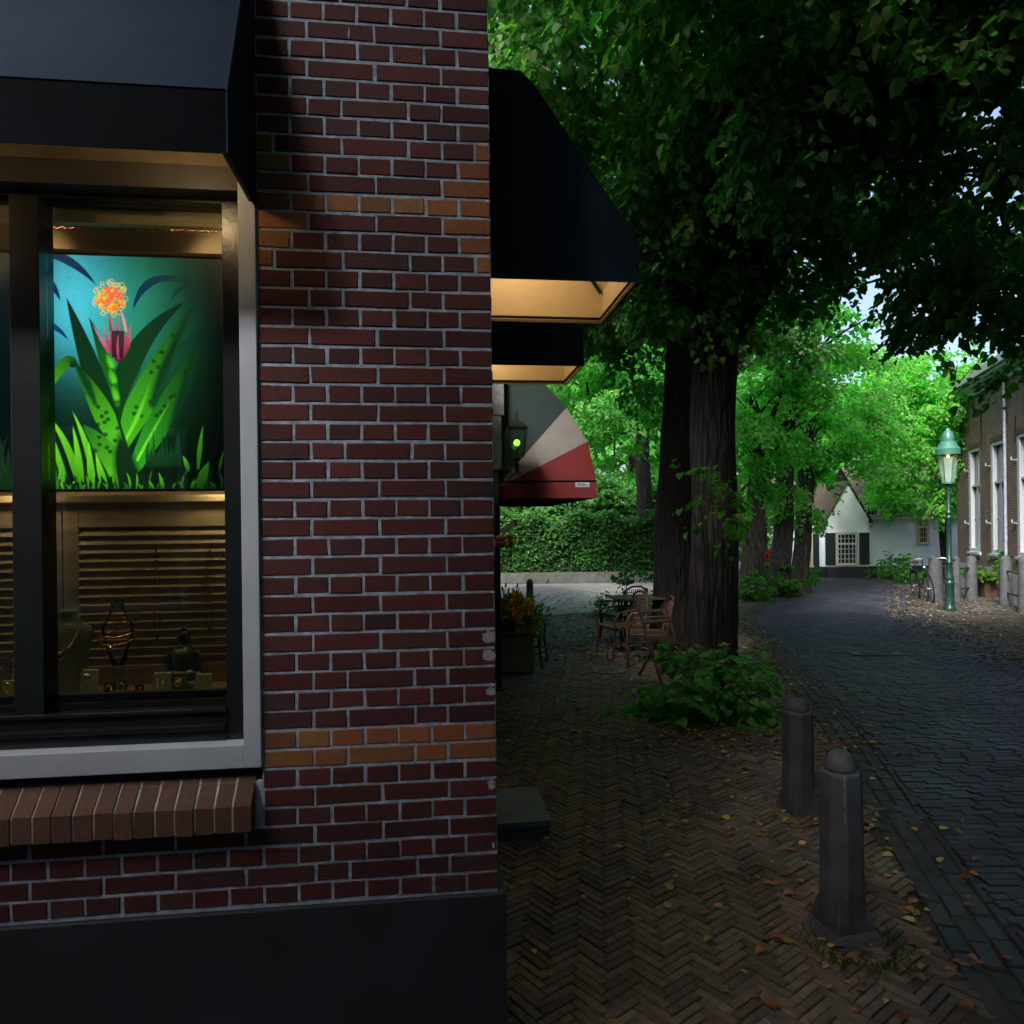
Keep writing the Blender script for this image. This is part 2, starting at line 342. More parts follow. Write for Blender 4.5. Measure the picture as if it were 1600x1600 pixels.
# gutter strip, five courses parallel to the kerb line
gl = []
L_ = 0; ys = np.arange(-1, 23, .01); xs = np.interp(ys, gy, gx); xs = np.convolve(np.pad(xs, 40, 'edge'), np.ones(81)/81, 'valid')
seg = np.concatenate([[0], np.cumsum(np.hypot(np.diff(xs), np.diff(ys)))])
for r_ in range(4):
    s_ = rng.uniform(0, .2)
    while s_ < seg[-1]-.2:
        yy = np.interp(s_, seg, ys); xx = np.interp(s_, seg, xs); y2 = np.interp(s_+.02, seg, ys); x2 = np.interp(s_+.02, seg, xs)
        tx, ty = (x2-xx)/.02, (y2-yy)/.02; off = (r_-1.5)*.098
        gl.append((xx+ty*off, yy-tx*off, math.atan2(ty, tx), -.003+.003*abs(r_-1.5))); s_ += .206
gl = np.array(gl); n = len(gl); a = gl[:, 2]
C3 = np.stack([gl[:, 0], gl[:, 1], gl[:, 3]], 1); U3 = np.stack([np.cos(a), np.sin(a), 0*a], 1); V3 = np.stack([-np.sin(a), np.cos(a), 0*a], 1); N3 = np.tile([0, 0, 1.], (n, 1))
o = bricks('gutter', C3, U3, V3, N3, .098, .045, .04, .008, M['roadpaver'], pcol(n, (.036, .029, .034), (.028, .027, .034), .4), jit=.004, tilt=.002); tag(o, kind='structure')
# right hand pavement courses
rows = []
y = 1.0
while y < 22:
    x = np.interp(y, ry, rx)-rng.uniform(0, .2)+.12
    while x < np.interp(y, ry, rx)+5:
        rows.append((x, y)); x += .21
    y += .105
rows = np.array(rows); n = len(rows); a = np.full(n, .03)
C3 = np.concatenate([rows, np.full((n, 1), .012)], 1); U3 = np.stack([np.cos(a), np.sin(a), 0*a], 1); V3 = np.stack([-np.sin(a), np.cos(a), 0*a], 1); N3 = np.tile([0, 0, 1.], (n, 1))
o = bricks('side_pavement', C3, U3, V3, N3, .1, .048, .04, .006, M['paver'], pcol(n, (.060, .054, .054), (.075, .062, .056), .3), jit=.005, tilt=.003); tag(o, kind='structure')
# pale gravelly square, its sunlit brightness put into the colour, edges hidden by litter
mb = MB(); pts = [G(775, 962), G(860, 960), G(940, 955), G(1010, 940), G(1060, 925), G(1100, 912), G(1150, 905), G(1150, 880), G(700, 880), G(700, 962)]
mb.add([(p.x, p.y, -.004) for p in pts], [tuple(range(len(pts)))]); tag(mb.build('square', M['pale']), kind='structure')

# ============================================================ FOLIAGE GENERATOR
UP = np.array([0, 0, 1.])
def nrm(a): return a/np.maximum(np.linalg.norm(a, axis=-1, keepdims=True), 1e-9)
def leaves(name, Pp, D, N, S, col, mat_, parent=None, asp=.82, fold=.18):
    """one six-vertex folded leaf each; Pp base, D direction, N normal"""
    n = len(Pp); D = nrm(D); N = nrm(N-D*(N*D).sum(1, keepdims=True)); B = np.cross(D, N); S = S[:, None]
    w1, w2 = .5*asp, .40*asp
    v = [Pp, Pp+D*S+N*S*-.08, Pp+D*S*.22+B*S*w1+N*S*fold, Pp+D*S*.66+B*S*w2+N*S*fold*.8, Pp+D*S*.22-B*S*w1+N*S*fold, Pp+D*S*.66-B*S*w2+N*S*fold*.8]
    V = np.stack(v, 1).reshape(-1, 3); f = np.array([(0, 2, 3, 1), (1, 5, 4, 0)])
    FF = (f[None]+np.arange(n)[:, None, None]*6).reshape(-1, 4)
    return npmesh(name, V, FF, mat_, parent, np.repeat(col, 6, 0))
def spray_cloud(C, O, size, per=14, length=.5, droop=.45):
    """C spray origins, O outward dirs -> leaf arrays"""
    n = len(C); d = nrm(O+rng.normal(0, .35, (n, 3))+np.array([0, 0, -droop])); side = nrm(np.cross(d, UP)+1e-6)
    side = nrm(side+rng.normal(0, .15, (n, 3)))
    j = np.arange(per); t = (j+.5)/per*length; sg = np.where(j % 2 == 0, 1, -1)
    Ls = rng.uniform(.6, 1.2, (n, 1, 1))
    P0 = C[:, None]+d[:, None]*t[None, :, None]*Ls+side[:, None]*(sg*.25*size)[None, :, None]+rng.normal(0, .28*size, (n, per, 3))
    P0[..., 2] -= .35*(t[None]**2)
    Dd = d[:, None]*.55+side[:, None]*sg[None, :, None]+np.array([0, 0, -.55])+rng.normal(0, .3, (n, per, 3))
    Nn = UP+O[:, None]*.45+rng.normal(0, .38, (n, per, 3))
    S = size*rng.uniform(.45, 1.3, (n, per))
    return P0.reshape(-1, 3), Dd.reshape(-1, 3), Nn.reshape(-1, 3), S.ravel()
def blob(c, r, size, dens=1.0, flat=.8):
    """clumpy ellipsoid of sprays: r radius"""
    c = np.array(c); nl = int(dens*4.2*math.pi*r*r/(size*size*.62)); per = 14; ns = max(4, nl//per)
    kc = max(5, int(ns/9)); dirs = nrm(rng.normal(0, 1, (kc, 3))); rad = r*rng.uniform(.35, 1, (kc, 1))**.5
    cc = c+dirs*rad*np.array([1, 1, flat]); idx = rng.integers(0, kc, ns)
    pt = cc[idx]+rng.normal(0, 1, (ns, 3))*np.array([.22, .22, .07])*r*.8
    O = nrm(pt-c); return pt, O, per
def lcol(n, base, var=.3, yellow=.05):
    c = np.tile(np.array(base), (n, 1))*rng.uniform(1-var, 1+var*1.2, (n, 1))
    c[:, 0] *= rng.uniform(.7, 1.5, n)
    k = rng.random(n) < yellow; c[k] = np.array([base[0]*2.6, base[1]*1.35, base[2]*.8]); return c
def crown(name, blobs, size, base, mat_, parent, dens=1.0, droop=.45, yellow=.03, length=.5):
    A = [[], [], [], []]
    for c, r in blobs:
        pt, O, per = blob(c, r, size, dens)
        for a, b in zip(A, spray_cloud(pt, O, size, per, length, droop)): a.append(b)
    A = [np.concatenate(a) for a in A]
    return leaves(name, *A, lcol(len(A[0]), base, .32, yellow), mat_, parent)
def trunk(name, base, top, r0, r1, mat_, parent, limbs=(), lean=0, flare=1.35, n=20, seed=0, wob=.05):
    rr = random.Random(seed); base, top = Vector(base), Vector(top); m = 26; mb = MB()
    ph = [rr.uniform(0, 6.28) for _ in range(8)]
    vs = []
    for i in range(m):
        t = i/(m-1); c = base.lerp(top, t)+Vector((math.sin(t*5+ph[0])*wob, math.sin(t*4+ph[1])*wob, 0))*min(1, t*3)
        r = r0+(r1-r0)*t; fl = 1+(flare-1)*math.exp(-t*(top-base).length/.32)
        for k in range(n):
            a = 2*math.pi*k/n
            q = 1+.05*math.sin(3*a+ph[2]+t*2)+.04*math.sin(5*a+ph[3]-t*4)+.025*math.sin(9*a+ph[4]+t*6)+.03*math.sin(t*17+ph[5]+a)
            q += (fl-1)*(1+.6*math.sin(5*a+ph[6]))+.10*math.exp(-((t-.28)/.07)**2)*max(0, math.sin(a+ph[7]))+.07*math.exp(-((t-.55)/.05)**2)*max(0, math.sin(a+ph[1]))+.02*rr.uniform(-1, 1)
            vs.append(c+Vector((math.cos(a), math.sin(a), 0))*r*q)
    fs = [(i*n+k, i*n+(k+1) % n, (i+1)*n+(k+1) % n, (i+1)*n+k) for i in range(m-1) for k in range(n)]
    mb.add(vs, fs)
    for a, b, ra in limbs:
        a, b = Vector(a), Vector(b); pts = [a.lerp(b, t/6)+Vector((rr.uniform(-1, 1), rr.uniform(-1, 1), rr.uniform(-.3, 1)))*.05*(b-a).length*(t > 0) for t in range(7)]
        mb.tube(pts, [ra*(1-.75*t/6) for t in range(7)], 8)
        for _ in range(4):
            s_ = pts[rr.randint(2, 5)]; e = s_+((b-a).normalized()+Vector((rr.uniform(-1, 1), rr.uniform(-1, 1), rr.uniform(-.6, .8)))).normalized()*(b-a).length*.4
            mb.tube([s_, s_.lerp(e, .5)+Vector((0, 0, .06)), e], [ra*.35, ra*.22, ra*.1], 6)
    return mb.build(name, mat_, parent, smooth='all')
def tree(name, label, base, top, r0, r1, blobs, size, col, lm, bm_='bark', group=None, dens=1.0, seed=0, droop=.45, wob=.05, cat='tree', flare=1.35, yellow=.03, nl=6):
    base = Vector(base); root = empty(name, base, 0, label, cat, group)
    B = [(Vector(c)-base, r) for c, r in blobs]; tp = Vector(top)-base
    rr = random.Random(seed); bl = sorted(B, key=lambda q: (q[0]-tp).length)[:nl]
    limbs = [(Vector((0, 0, 0)).lerp(tp, rr.uniform(.8, .98)), b[0], r1*.55) for b in bl]
    trunk('trunk', (0, 0, -.05), tp, r0, r1, M[bm_], root, limbs, seed=seed, wob=wob, flare=flare)
    crown('crown', B, size, col, M[lm], root, dens, droop, yellow)
    return root
GREEN = (.064, .140, .036); GREEN2 = (.095, .225, .065); DARKG = (.046, .110, .030)

# main pair of limes
tA = G(1106, 1062); tB = G(1056, 1012)
tree('lime_tree', 'thick lime trunk at the road edge with leafy shoots round its foot, nearest the bollards', tA, P(1128, 430, tA.y+.1), .27, .26,
     [(P(1000, 10, 7.0), 1.3), (P(870, 40, 6.6), 1.0), (P(1150, 60, 6.5), 1.4), (P(1240, 230, 7.8), 1.3), (P(1060, 240, 8.0), 1.3), (P(1160, 370, 8.3), .85),
      (P(1010, 400, 8.4), .8), (P(1300, 60, 5.8), 1.2), (P(1080, 460, 7.6), .45), (P(1200, 420, 8.6), .7), (P(1290, 330, 8.6), .8), (P(930, 210, 8.0), 1.0),
      (P(1250, -150, 5.5), 1.5), (P(1000, -200, 6), 1.6), (P(800, -150, 7), 1.4)],
     .105, (.058, .132, .040), 'leaf', group='lime trees over the terrace', seed=3, dens=1.15, nl=7)
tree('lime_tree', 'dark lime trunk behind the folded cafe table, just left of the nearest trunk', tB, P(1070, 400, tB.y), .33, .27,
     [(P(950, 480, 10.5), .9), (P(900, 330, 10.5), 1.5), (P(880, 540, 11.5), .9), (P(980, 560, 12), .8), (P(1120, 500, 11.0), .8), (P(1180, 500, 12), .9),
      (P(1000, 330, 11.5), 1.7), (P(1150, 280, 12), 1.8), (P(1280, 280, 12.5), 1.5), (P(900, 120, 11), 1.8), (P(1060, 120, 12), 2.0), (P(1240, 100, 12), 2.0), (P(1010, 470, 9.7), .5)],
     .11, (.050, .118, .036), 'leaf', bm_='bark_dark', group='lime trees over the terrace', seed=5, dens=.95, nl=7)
# tree at the right, trunk outside the frame
tC = (7.6, 7.9, 0)
tree('lime_tree', 'dark overhanging lime crown in front of the brown brick house at the right', tC, (7.3, 7.9, 6.2), .3, .2,
     [(P(1520, 110, 6.2), 1.2), (P(1400, 40, 6.0), 1.1), (P(1580, 290, 7.0), 1.1), (P(1470, 290, 7.4), .8), (P(1430, 400, 8.2), .62), (P(1560, 420, 7.8), .8),
      (P(1480, 470, 8.4), .45), (P(1620, 570, 8.0), .42), (P(1400, 200, 7.0), .9), (P(1650, 350, 7), 1.2), (P(1600, 30, 5), 1.0), (P(1340, 380, 8.6), .5), (P(1445, 530, 9), .3), (P(1445, 460, 8.4), .3)],
     .105, DARKG, 'leaf', group='lime trees over the terrace', seed=9, dens=.85, nl=7)
# crown added over the viewer to darken the near ground: trunk behind the camera
tree('lime_tree', 'lime tree added behind the viewpoint, its crown roofing the pavement to darken it', (3.6, -3.0, 0), (3.4, -2.8, 5.4), .3, .22,
     [((x+rng.uniform(-.3, .3), y+rng.uniform(-.3, .3), 6.2+rng.uniform(-.2, .9)), 1.75) for x in (-1.2, 1.2, 3.6, 6.0, 8.2, 10.2) for y in (-2.0, .4, 2.8)]+[((5, 5, 6.3), 1.7), ((7.2, 5.2, 6.0), 1.7), ((2.6, 5, 6.6), 1.6)],
     .12, GREEN, 'leaf', group='lime trees over the terrace', seed=12, dens=1.0, nl=9)
# mid-distance limes by the road
mg = 'lime trees lining the far side of the road'
t1 = G(1166, 935); t2 = G(1216, 930); t3 = G(1248, 927)
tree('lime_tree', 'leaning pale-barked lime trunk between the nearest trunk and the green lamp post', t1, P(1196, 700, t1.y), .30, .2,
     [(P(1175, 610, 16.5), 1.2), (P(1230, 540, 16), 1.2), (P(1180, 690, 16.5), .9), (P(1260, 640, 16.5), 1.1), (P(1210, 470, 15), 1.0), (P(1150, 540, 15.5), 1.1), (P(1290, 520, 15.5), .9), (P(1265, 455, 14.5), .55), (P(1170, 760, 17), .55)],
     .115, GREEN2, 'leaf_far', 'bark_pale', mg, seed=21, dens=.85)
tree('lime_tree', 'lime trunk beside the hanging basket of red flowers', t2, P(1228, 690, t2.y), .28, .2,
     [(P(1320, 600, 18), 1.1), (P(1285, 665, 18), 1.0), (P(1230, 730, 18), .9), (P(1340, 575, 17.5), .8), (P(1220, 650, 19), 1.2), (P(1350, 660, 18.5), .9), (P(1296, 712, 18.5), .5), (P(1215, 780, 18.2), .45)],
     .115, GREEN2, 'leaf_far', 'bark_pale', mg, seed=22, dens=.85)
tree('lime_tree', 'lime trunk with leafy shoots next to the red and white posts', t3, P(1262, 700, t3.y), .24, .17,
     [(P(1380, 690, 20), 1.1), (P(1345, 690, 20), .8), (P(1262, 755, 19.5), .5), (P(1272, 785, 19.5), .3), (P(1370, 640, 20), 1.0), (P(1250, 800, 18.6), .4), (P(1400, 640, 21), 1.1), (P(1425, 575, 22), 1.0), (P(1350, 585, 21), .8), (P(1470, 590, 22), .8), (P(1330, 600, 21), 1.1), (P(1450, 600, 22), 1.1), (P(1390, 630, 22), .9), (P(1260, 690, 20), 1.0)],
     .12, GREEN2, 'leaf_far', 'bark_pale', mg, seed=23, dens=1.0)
t4 = G(1424, 896); t5 = G(1478, 905)
tree('lime_tree', 'thin dark lime trunk in front of the cottage hedge', t4, P(1426, 740, t4.y), .14, .1,
     [(P(1440, 640, 22.5), 1.7), (P(1400, 700, 22.5), 1.2), (P(1450, 730, 22), 1.1), (P(1420, 630, 23), 1.3), (P(1390, 762, 23), .7), (P(1435, 775, 22.5), .75), (P(1405, 790, 23), .4), (P(1368, 752, 23), .45), (P(1400, 775, 22.5), .6), (P(1460, 790, 22.5), .5), (P(1385, 775, 22), .35)],
     .125, (.09, .23, .055), 'leaf_far', 'bark', mg, seed=24, dens=.85)
tree('lime_tree', 'slim trunk close behind the tall green lantern', t5, P(1476, 700, t5.y), .13, .1,
     [(P(1480, 640, 21), 1.1), (P(1490, 720, 21.5), .9), (P(1470, 790, 21.5), .55), (P(1484, 580, 20), 1.0)],
     .12, (.09, .23, .055), 'leaf_far', 'bark', mg, seed=25, dens=.85)
# trees behind the cafe side
t6 = G(1006, 908)
tree('lime_tree', 'slender tree trunk by the hedge, left of the two big trunks', t6, P(1004, 620, t6.y), .28, .22,
     [(P(960, 620, 20), 1.6), (P(1010, 560, 20), 1.6), (P(900, 600, 19), 1.5), (P(1050, 620, 21), 1.5), (P(940, 690, 21), .8), (P(1100, 600, 20), 1.6), (P(880, 500, 19), 1.8)],
     .12, (.07, .19, .055), 'leaf_far', 'bark', 'trees beyond the hedge', seed=31, dens=.8)
far = [((840, 560, 34), 4.2, 'tall tree beyond the hedge, its crown showing behind the striped canopy'), ((990, 520, 38), 5.5, 'tall tree beyond the hedge, filling the gap left of the big trunks'),
       ((1120, 600, 40), 5.0, 'tall tree beyond the hedge, showing right of the big trunks'), ((1240, 690, 42), 4.0, 'distant tree behind the white cottage roof'),
       ((1400, 700, 44), 4.0, 'distant tree behind the cottage, left of the green lantern'), ((1500, 690, 46), 5.0, 'distant tree behind the brown brick house')]
for i, ((px, py, z), r, lb) in enumerate(far):
    c = P(px, py, z); b = Vector((c.x, c.y, 0)); bl = [(c, r*.8)]
    for q in range(7):
        a = q*2.4; bl.append((c+Vector((math.cos(a)*r*.7, math.sin(a)*r*.4, (math.sin(a*1.7)*.5-.2)*r)), r*.55))
    bl += [(c+Vector((dx_, 0, -r*.95)), r*.6) for dx_ in (-r*.8, 0, r*.8)]
    tree('broad_tree', lb, b, c, .4, .25, bl, .26, (.08, .21, .06), 'leaf_far', 'bark', 'trees beyond the hedge', seed=40+i, dens=.8, nl=3)

# shrubs ------------------------------------------------------
def shrub(name, label, base, blobs, size, col, lm='leaf_far', group=None, dens=1.0, cat='shrub', stems=7, droop=.2, length=.3, yellow=.03, asp_=.82):
    base = Vector(base); root = empty(name, base, 0, label, cat, group)
    mb = MB()
    for i in range(stems):
        c, r = blobs[i % len(blobs)]; e = Vector(c)-base+Vector((random.uniform(-r, r), random.uniform(-r, r), random.uniform(-.3, .6)*r)); s_ = Vector((e.x*.3, e.y*.3, -.02))
        mb.tube([s_, s_.lerp(e, .5)+Vector((0, 0, .05)), e], [.012, .009, .004], 5)
    mb.build('stem', M['bark'], root)
    A = [[], [], [], []]
    for c, r in blobs:
        pt, O, per = blob(Vector(c)-base, r, size, dens); pt[:, 2] = np.maximum(pt[:, 2], .04)
        for a, b in zip(A, spray_cloud(pt, O, size, 8, length, droop)): a.append(b)
    A = [np.concatenate(a) for a in A]; A[0][:, 2] = np.maximum(A[0][:, 2], .015)
    leaves('foliage', *A, lcol(len(A[0]), col, .35, yellow), M[lm], root, asp=asp_); return root
b = G(1105, 1120)
shrub('basal_shoots', 'clump of large heart-shaped green leaves sprouting at the foot of the nearest lime trunk', (b.x, b.y, 0),
      [((b.x-.32, b.y+.15, .18), .24), ((b.x+.02, b.y-.02, .20), .26), ((b.x+.34, b.y+.02, .2), .26), ((b.x-.15, b.y+.25, .28), .22), ((b.x+.12, b.y+.28, .28), .22), ((b.x-.55, b.y-.0, .10), .16), ((b.x+.48, b.y+.0, .12), .15), ((b.x-.2, b.y-.15, .1), .18), ((b.x+.2, b.y-.2, .12), .2)],
      .105, (.085, .20, .055), 'leaf', None, 2.4, 'leafy shoots', 16, asp_=1.0)
b = G(980, 965)
shrub('leafy_shrub', 'glossy green bush behind the folded cafe table', (b.x, b.y, 0),
      [((b.x, b.y, .35), .5), ((b.x-.3, b.y, .25), .35), ((b.x+.25, b.y, .75), .35), ((b.x+.1, b.y, 1.1), .25)], .11, (.03, .09, .025), 'leaf', None, 1.0)
c = P(1120, 770, 7.15)
shrub('trunk_shoots', 'sprig of bright leaves growing out from the nearest lime trunk at head height', (c.x, c.y, 0),
      [(P(1100, 745, 7.3), .12), (P(1118, 775, 7.2), .13), (P(1132, 800, 7.15), .13), (P(1140, 815, 7.2), .08)], .095, (.045, .15, .02), 'leaf', None, .65, 'leafy shoots', 0+5)
sg = 'low bushes under the limes by the road'
for px, py, r, lb in ((1163, 940, .45, 'low green bush at the foot of the leaning pale trunk'), (1211, 932, .5, 'low green bush around the trunk by the hanging basket'), (1268, 915, .22, 'small tuft of leaves right of the red and white posts'),
                      (1395, 905, .5, 'bush growing at the cottage wall beside the hedge'), (1418, 912, .5, 'rounded bush before the clipped cottage hedge'), (1367, 898, .5, 'tall leafy bush against the black cottage plinth')):
    g = G(px, py); shrub('low_bush', lb, g, [((g.x, g.y, r*.7), r), ((g.x+r*.7, g.y, r*.5), r*.7), ((g.x-r*.7, g.y, r*.5), r*.7), ((g.x+.1*r, g.y, r*1.3), r*.6)], .12, (.035, .11, .02), 'leaf_far', sg, .9)
# clipped hedge strip + loose shrubs on the far side of the square
def hedge(name, label, x0, x1, y0, y1, z0, z1, size, col, n, group=None):
    root = empty(name, ((x0+x1)/2, (y0+y1)/2, 0), 0, label, 'hedge', group); cx, cy = (x0+x1)/2, (y0+y1)/2
    pt = np.stack([rng.uniform(x0, x1, n)-cx, rng.uniform(y0, y1, n)-cy, rng.uniform(z0, z1, n)], 1)
    k = rng.random(n); pt[k < .6, 1] = y0-cy+rng.uniform(0, .15, (k < .6).sum()); pt[k > .8, 2] = z1-rng.uniform(0, .1, (k > .8).sum())
    pt[:, 2] *= 1+.07*np.sin(pt[:, 0]*2.3)+.06*np.sin(pt[:, 0]*5.1+1)+.05*rng.normal(0, 1, n)*(pt[:, 2] > z1*.8); pt[:, 1] += .12*np.sin(pt[:, 0]*3.7)*np.cos(pt[:, 2]*4)
    O = nrm(np.stack([rng.normal(0, .4, n), np.full(n, -1.), rng.normal(.2, .4, n)], 1))
    A = spray_cloud(pt, O, size, 6, .2, .1); leaves('foliage', *A, lcol(len(A[0]), col, .4, .03), M['leaf_far'], root)
    mb = MB(); q = x0+.3
    while q < x1: mb.tube([(q-cx, 0, 0), (q-cx+random.uniform(-.1, .1), 0, z1*.8)], [.03, .015], 6); q += .5
    mb.build('stem', M['bark'], root); return root
hw = G(840, 912)
hedge('hedge', 'leafy green hedge above the low stone wall across the square', -1.5, 5.5, hw.y+.3, hw.y+1.1, .35, 2.1, .12, (.035, .10, .03), 5200)
for i, (px, py, r, lb) in enumerate(((930, 760, 1.2, 'pale green loose shrub rising over the hedge near the striped canopy'), (870, 800, .9, 'loose shrub rising over the hedge, just under the canopy hem'), (1010, 770, 1.2, 'pale green shrub behind the slender trunk'),
                                     (820, 840, .8, 'loose shrub above the hedge by the cafe wall'), (1160, 800, 1.3, 'shrub behind the leaning pale trunk'), (1110, 800, 1.4, 'shrub hidden behind the big trunks'))):
    c = P(px, py, 26); shrub('tall_shrub', lb, (c.x, c.y, 0), [(c, r), (c+Vector((r*.8, 0, -.3)), r*.7), (c+Vector((-r*.8, 0, -.4)), r*.7), (c+Vector((0, 0, -r)), r*.8)], .15, (.045, .13, .035), 'leaf_far', 'tall shrubs above the hedge', .8)
c = G(1410, 897); hedge('hedge', 'clipped dark hedge in front of the white cottage', c.x-.7, c.x+1.6, c.y+.3, c.y+.9, 0, 1.0, .09, (.02, .07, .018), 1500)
hedge('tall_hedge', 'taller dark screen of foliage standing behind the leafy hedge', -3.0, 7.5, hw.y+2.2, hw.y+3.0, .2, 3.1, .15, (.045, .12, .035), 6500)
# low stone wall and railings
mb = MB(); mb.box(-1.5, 6.3, hw.y, hw.y+.25, 0, .36); o = mb.build('low_wall', mat('wall_stone', (.065, .07, .066), .85, var=.3, scale=6, bump=.5, bscale=40), bevel=.01); tag(o, 'low grey stone wall under the hedge across the square', 'wall')
rt = empty('railing', (0, hw.y+.12, .36), 0, 'thin dark iron railing in front of the hedge', 'railing')
for i in range(6): MB().tube([(i*1.3-.6, 0, 0), (i*1.3-.6, 0, 1.3)], .02, 6).build('post', M['iron'], rt)
mb = MB(); mb.bar((-1, 0, 1.2), (6, 0, 1.2), .02); mb.bar((-1, 0, .15), (6, 0, .15), .02)
q = -1
while q < 6: mb.tube([(q, 0, .1), (q, 0, 1.25)], .006, 4); q += .13
mb.build('rail', M['iron'], rt)

# fallen leaves --------------------------------------------------
def litter(name, pts, size, palette, zoff=.008):
    n = len(pts); P_ = np.concatenate([pts, rng.uniform(zoff, zoff+.012, (n, 1))], 1); a = rng.uniform(0, 6.28, n)
    D = np.stack([np.cos(a), np.sin(a), rng.uniform(-.05, .25, n)], 1); N = UP+rng.normal(0, .22, (n, 3))
    c = np.array(palette)[rng.integers(0, len(palette), n)]*rng.uniform(.5, 1.3, (n, 1))
    o = leaves(name, P_, D, N, size*rng.uniform(.5, 1.2, n), c, M['litter'], asp=.7, fold=.12); tag(o, kind='stuff'); return o
pal = [(.42, .32, .08), (.34, .13, .05), (.26, .09, .04), (.18, .09, .06), (.40, .32, .14), (.28, .15, .08), (.22, .10, .05)]
L1 = []
ng = 1800; yy = 1.5+12.5*rng.random(ng)**.75; xx = np.interp(yy, gy, gx)-.2-rng.exponential(1.4, ng); L1.append(np.stack([xx, yy], 1))
ng = 600; yy = 2+12*rng.random(ng)**.6; xx = np.interp(yy, gy, gx)+rng.normal(-.1, .22, ng); L1.append(np.stack([xx, yy], 1))
ng = 260; yy = rng.uniform(3, 20, ng); xx = np.interp(yy, gy, gx)+rng.uniform(.2, 4, ng); L1.append(np.stack([xx, yy], 1))
bq = G(1105, 1150); L1.append(np.stack([bq.x+rng.normal(.1, .8, 350), bq.y+rng.normal(-.1, .25, 350)], 1))
for q in (G(1257, 1282), G(1333, 1485)): L1.append(np.stack([q.x+rng.normal(0, .2, 22), q.y+rng.normal(-.05, .1, 22)], 1))
L1 = np.concatenate(L1); L1 = L1[(L1[:, 0] > -.3) & (L1[:, 1] > 1.3)]
tag(litter('fallen_leaves', L1, .054, pal), 'yellow and brown leaves scattered over the pavement and gutter', 'fallen leaves')
ng = 3600; yy = rng.uniform(6.5, 20, ng); xx = np.interp(yy, ry, rx)+.1+rng.exponential(1.4, ng)-.35
keep = xx < 13
tag(litter('fallen_leaves', np.stack([xx, yy], 1)[keep], .062, [(.26, .25, .18), (.19, .17, .10), (.13, .11, .07), (.16, .09, .05), (.10, .11, .05)], .025), 'dense pale leaf litter along the right-hand pavement', 'fallen leaves')
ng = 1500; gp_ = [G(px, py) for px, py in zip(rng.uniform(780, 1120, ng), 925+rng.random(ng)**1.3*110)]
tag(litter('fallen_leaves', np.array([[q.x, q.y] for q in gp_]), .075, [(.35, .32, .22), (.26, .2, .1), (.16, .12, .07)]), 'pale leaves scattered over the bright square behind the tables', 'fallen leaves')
# grass tufts by the near bollard
q = G(1335, 1480); n = 260; aa = rng.uniform(0, 6.28, n); rad = .15+np.abs(rng.normal(0, .05, n)); pts = np.stack([q.x+np.cos(aa)*rad, q.y+np.sin(aa)*rad, np.zeros(n)], 1)
o = leaves('grass', pts, nrm(np.stack([rng.normal(0, .5, n), rng.normal(0, .5, n), np.ones(n)], 1)), rng.normal(0, 1, (n, 3)), rng.uniform(.02, .06, n), lcol(n, (.03, .08, .015)), M['leaf_dark'], asp=.12, fold=.02)
tag(o, 'short grass growing round the foot of the nearest bollard', 'grass', kind='stuff')

# ============================================================ CORNER SHOP
SF = Frame((P(773, 825, 1100/461).x, 1100/461), math.atan(.1155))
S = SF.pix
shop = fempty('shop_building', SF, 'red-brown brick corner shop with tan brick bands and a black plinth', 'shop')
m_ = .1122; rowh = 29.35/465
z0 = S(590, 1150)[1]; zpl = S(700, 1402)[1]; zpl = z0+(round((zpl-z0)/rowh-.5)+.5)*rowh; zsill = S(200, 1300)[1]; ztop = 4.2
WX = -7*m_; xF = S(404.5, 700)[0]; WX = xF
m_ = -xF/7
BR = np.array([.125, .034, .034]); 
pals = [(.072, .018, .022), (.060, .016, .022), (.078, .021, .021), (.060, .022, .021), (.052, .019, .024), (.074, .017, .019)]; tan = [(.20, .075, .032), (.165, .060, .028), (.175, .082, .036)]
cb, hl, colr = [], [], []
pat = {0: [1]*7, 1: [1.5, 2, 2, 1.5], 2: [1.5, 1, 2, 1, 1.5], 3: [.5, 1, 1, 2, 2, .5]}
i = -int((z0-zpl)/rowh)-1
while z0+i*rowh < ztop:
    z = z0+i*rowh; x = 0; ext = {28: 9, 27: 1.5, 29: 1.5, 26: 1, 30: 1, 25: .5, 31: .5, 0: 9, -1: 9}.get(i, 0)
    pp = pat[0] if i % 2 == 0 else pat[3] if i in (25, 31) else pat[1] if i in (27, 29) else pat[random.choice((1, 1, 2))]
    if z-rowh*.5 < zpl-.005: i += 1; continue
    cum = 0
    lst = list(pp)
    if z < zsill or z > S(300, 250)[1]+.05:
        if i % 2: lst[-1] += .5
        lst += ([1]*24 if i % 2 == 0 else [2]*12)
    for w_ in lst:
        L0 = w_*m_; c_ = x-L0/2
        istan = ext and ((cum < ext-.01) or (cum+w_ > 7-ext+.01 and cum < 7)) and cum < 7
        cb.append((c_+random.uniform(-.001, .001), 0, z+random.uniform(-.001, .001))); hl.append(L0/2-.0052)
        co = random.choice(tan) if istan else random.choice(pals); s_ = random.uniform(.75, 1.2); colr.append([q*s_*(1.1 if istan else .9) for q in co]); x -= L0; cum += w_
    i += 1
cb = np.array(cb); n = len(cb); ex = np.tile([1., 0, 0], (n, 1)); ez = np.tile([0, 0, 1.], (n, 1)); en = np.tile([0, -1., 0], (n, 1))
bricks('wall', cb, ex, ez, en, np.array(hl), rowh/2-.0052, .03, .0022, M['brick'], np.array(colr), shop, jit=.0012, edge=.0009)
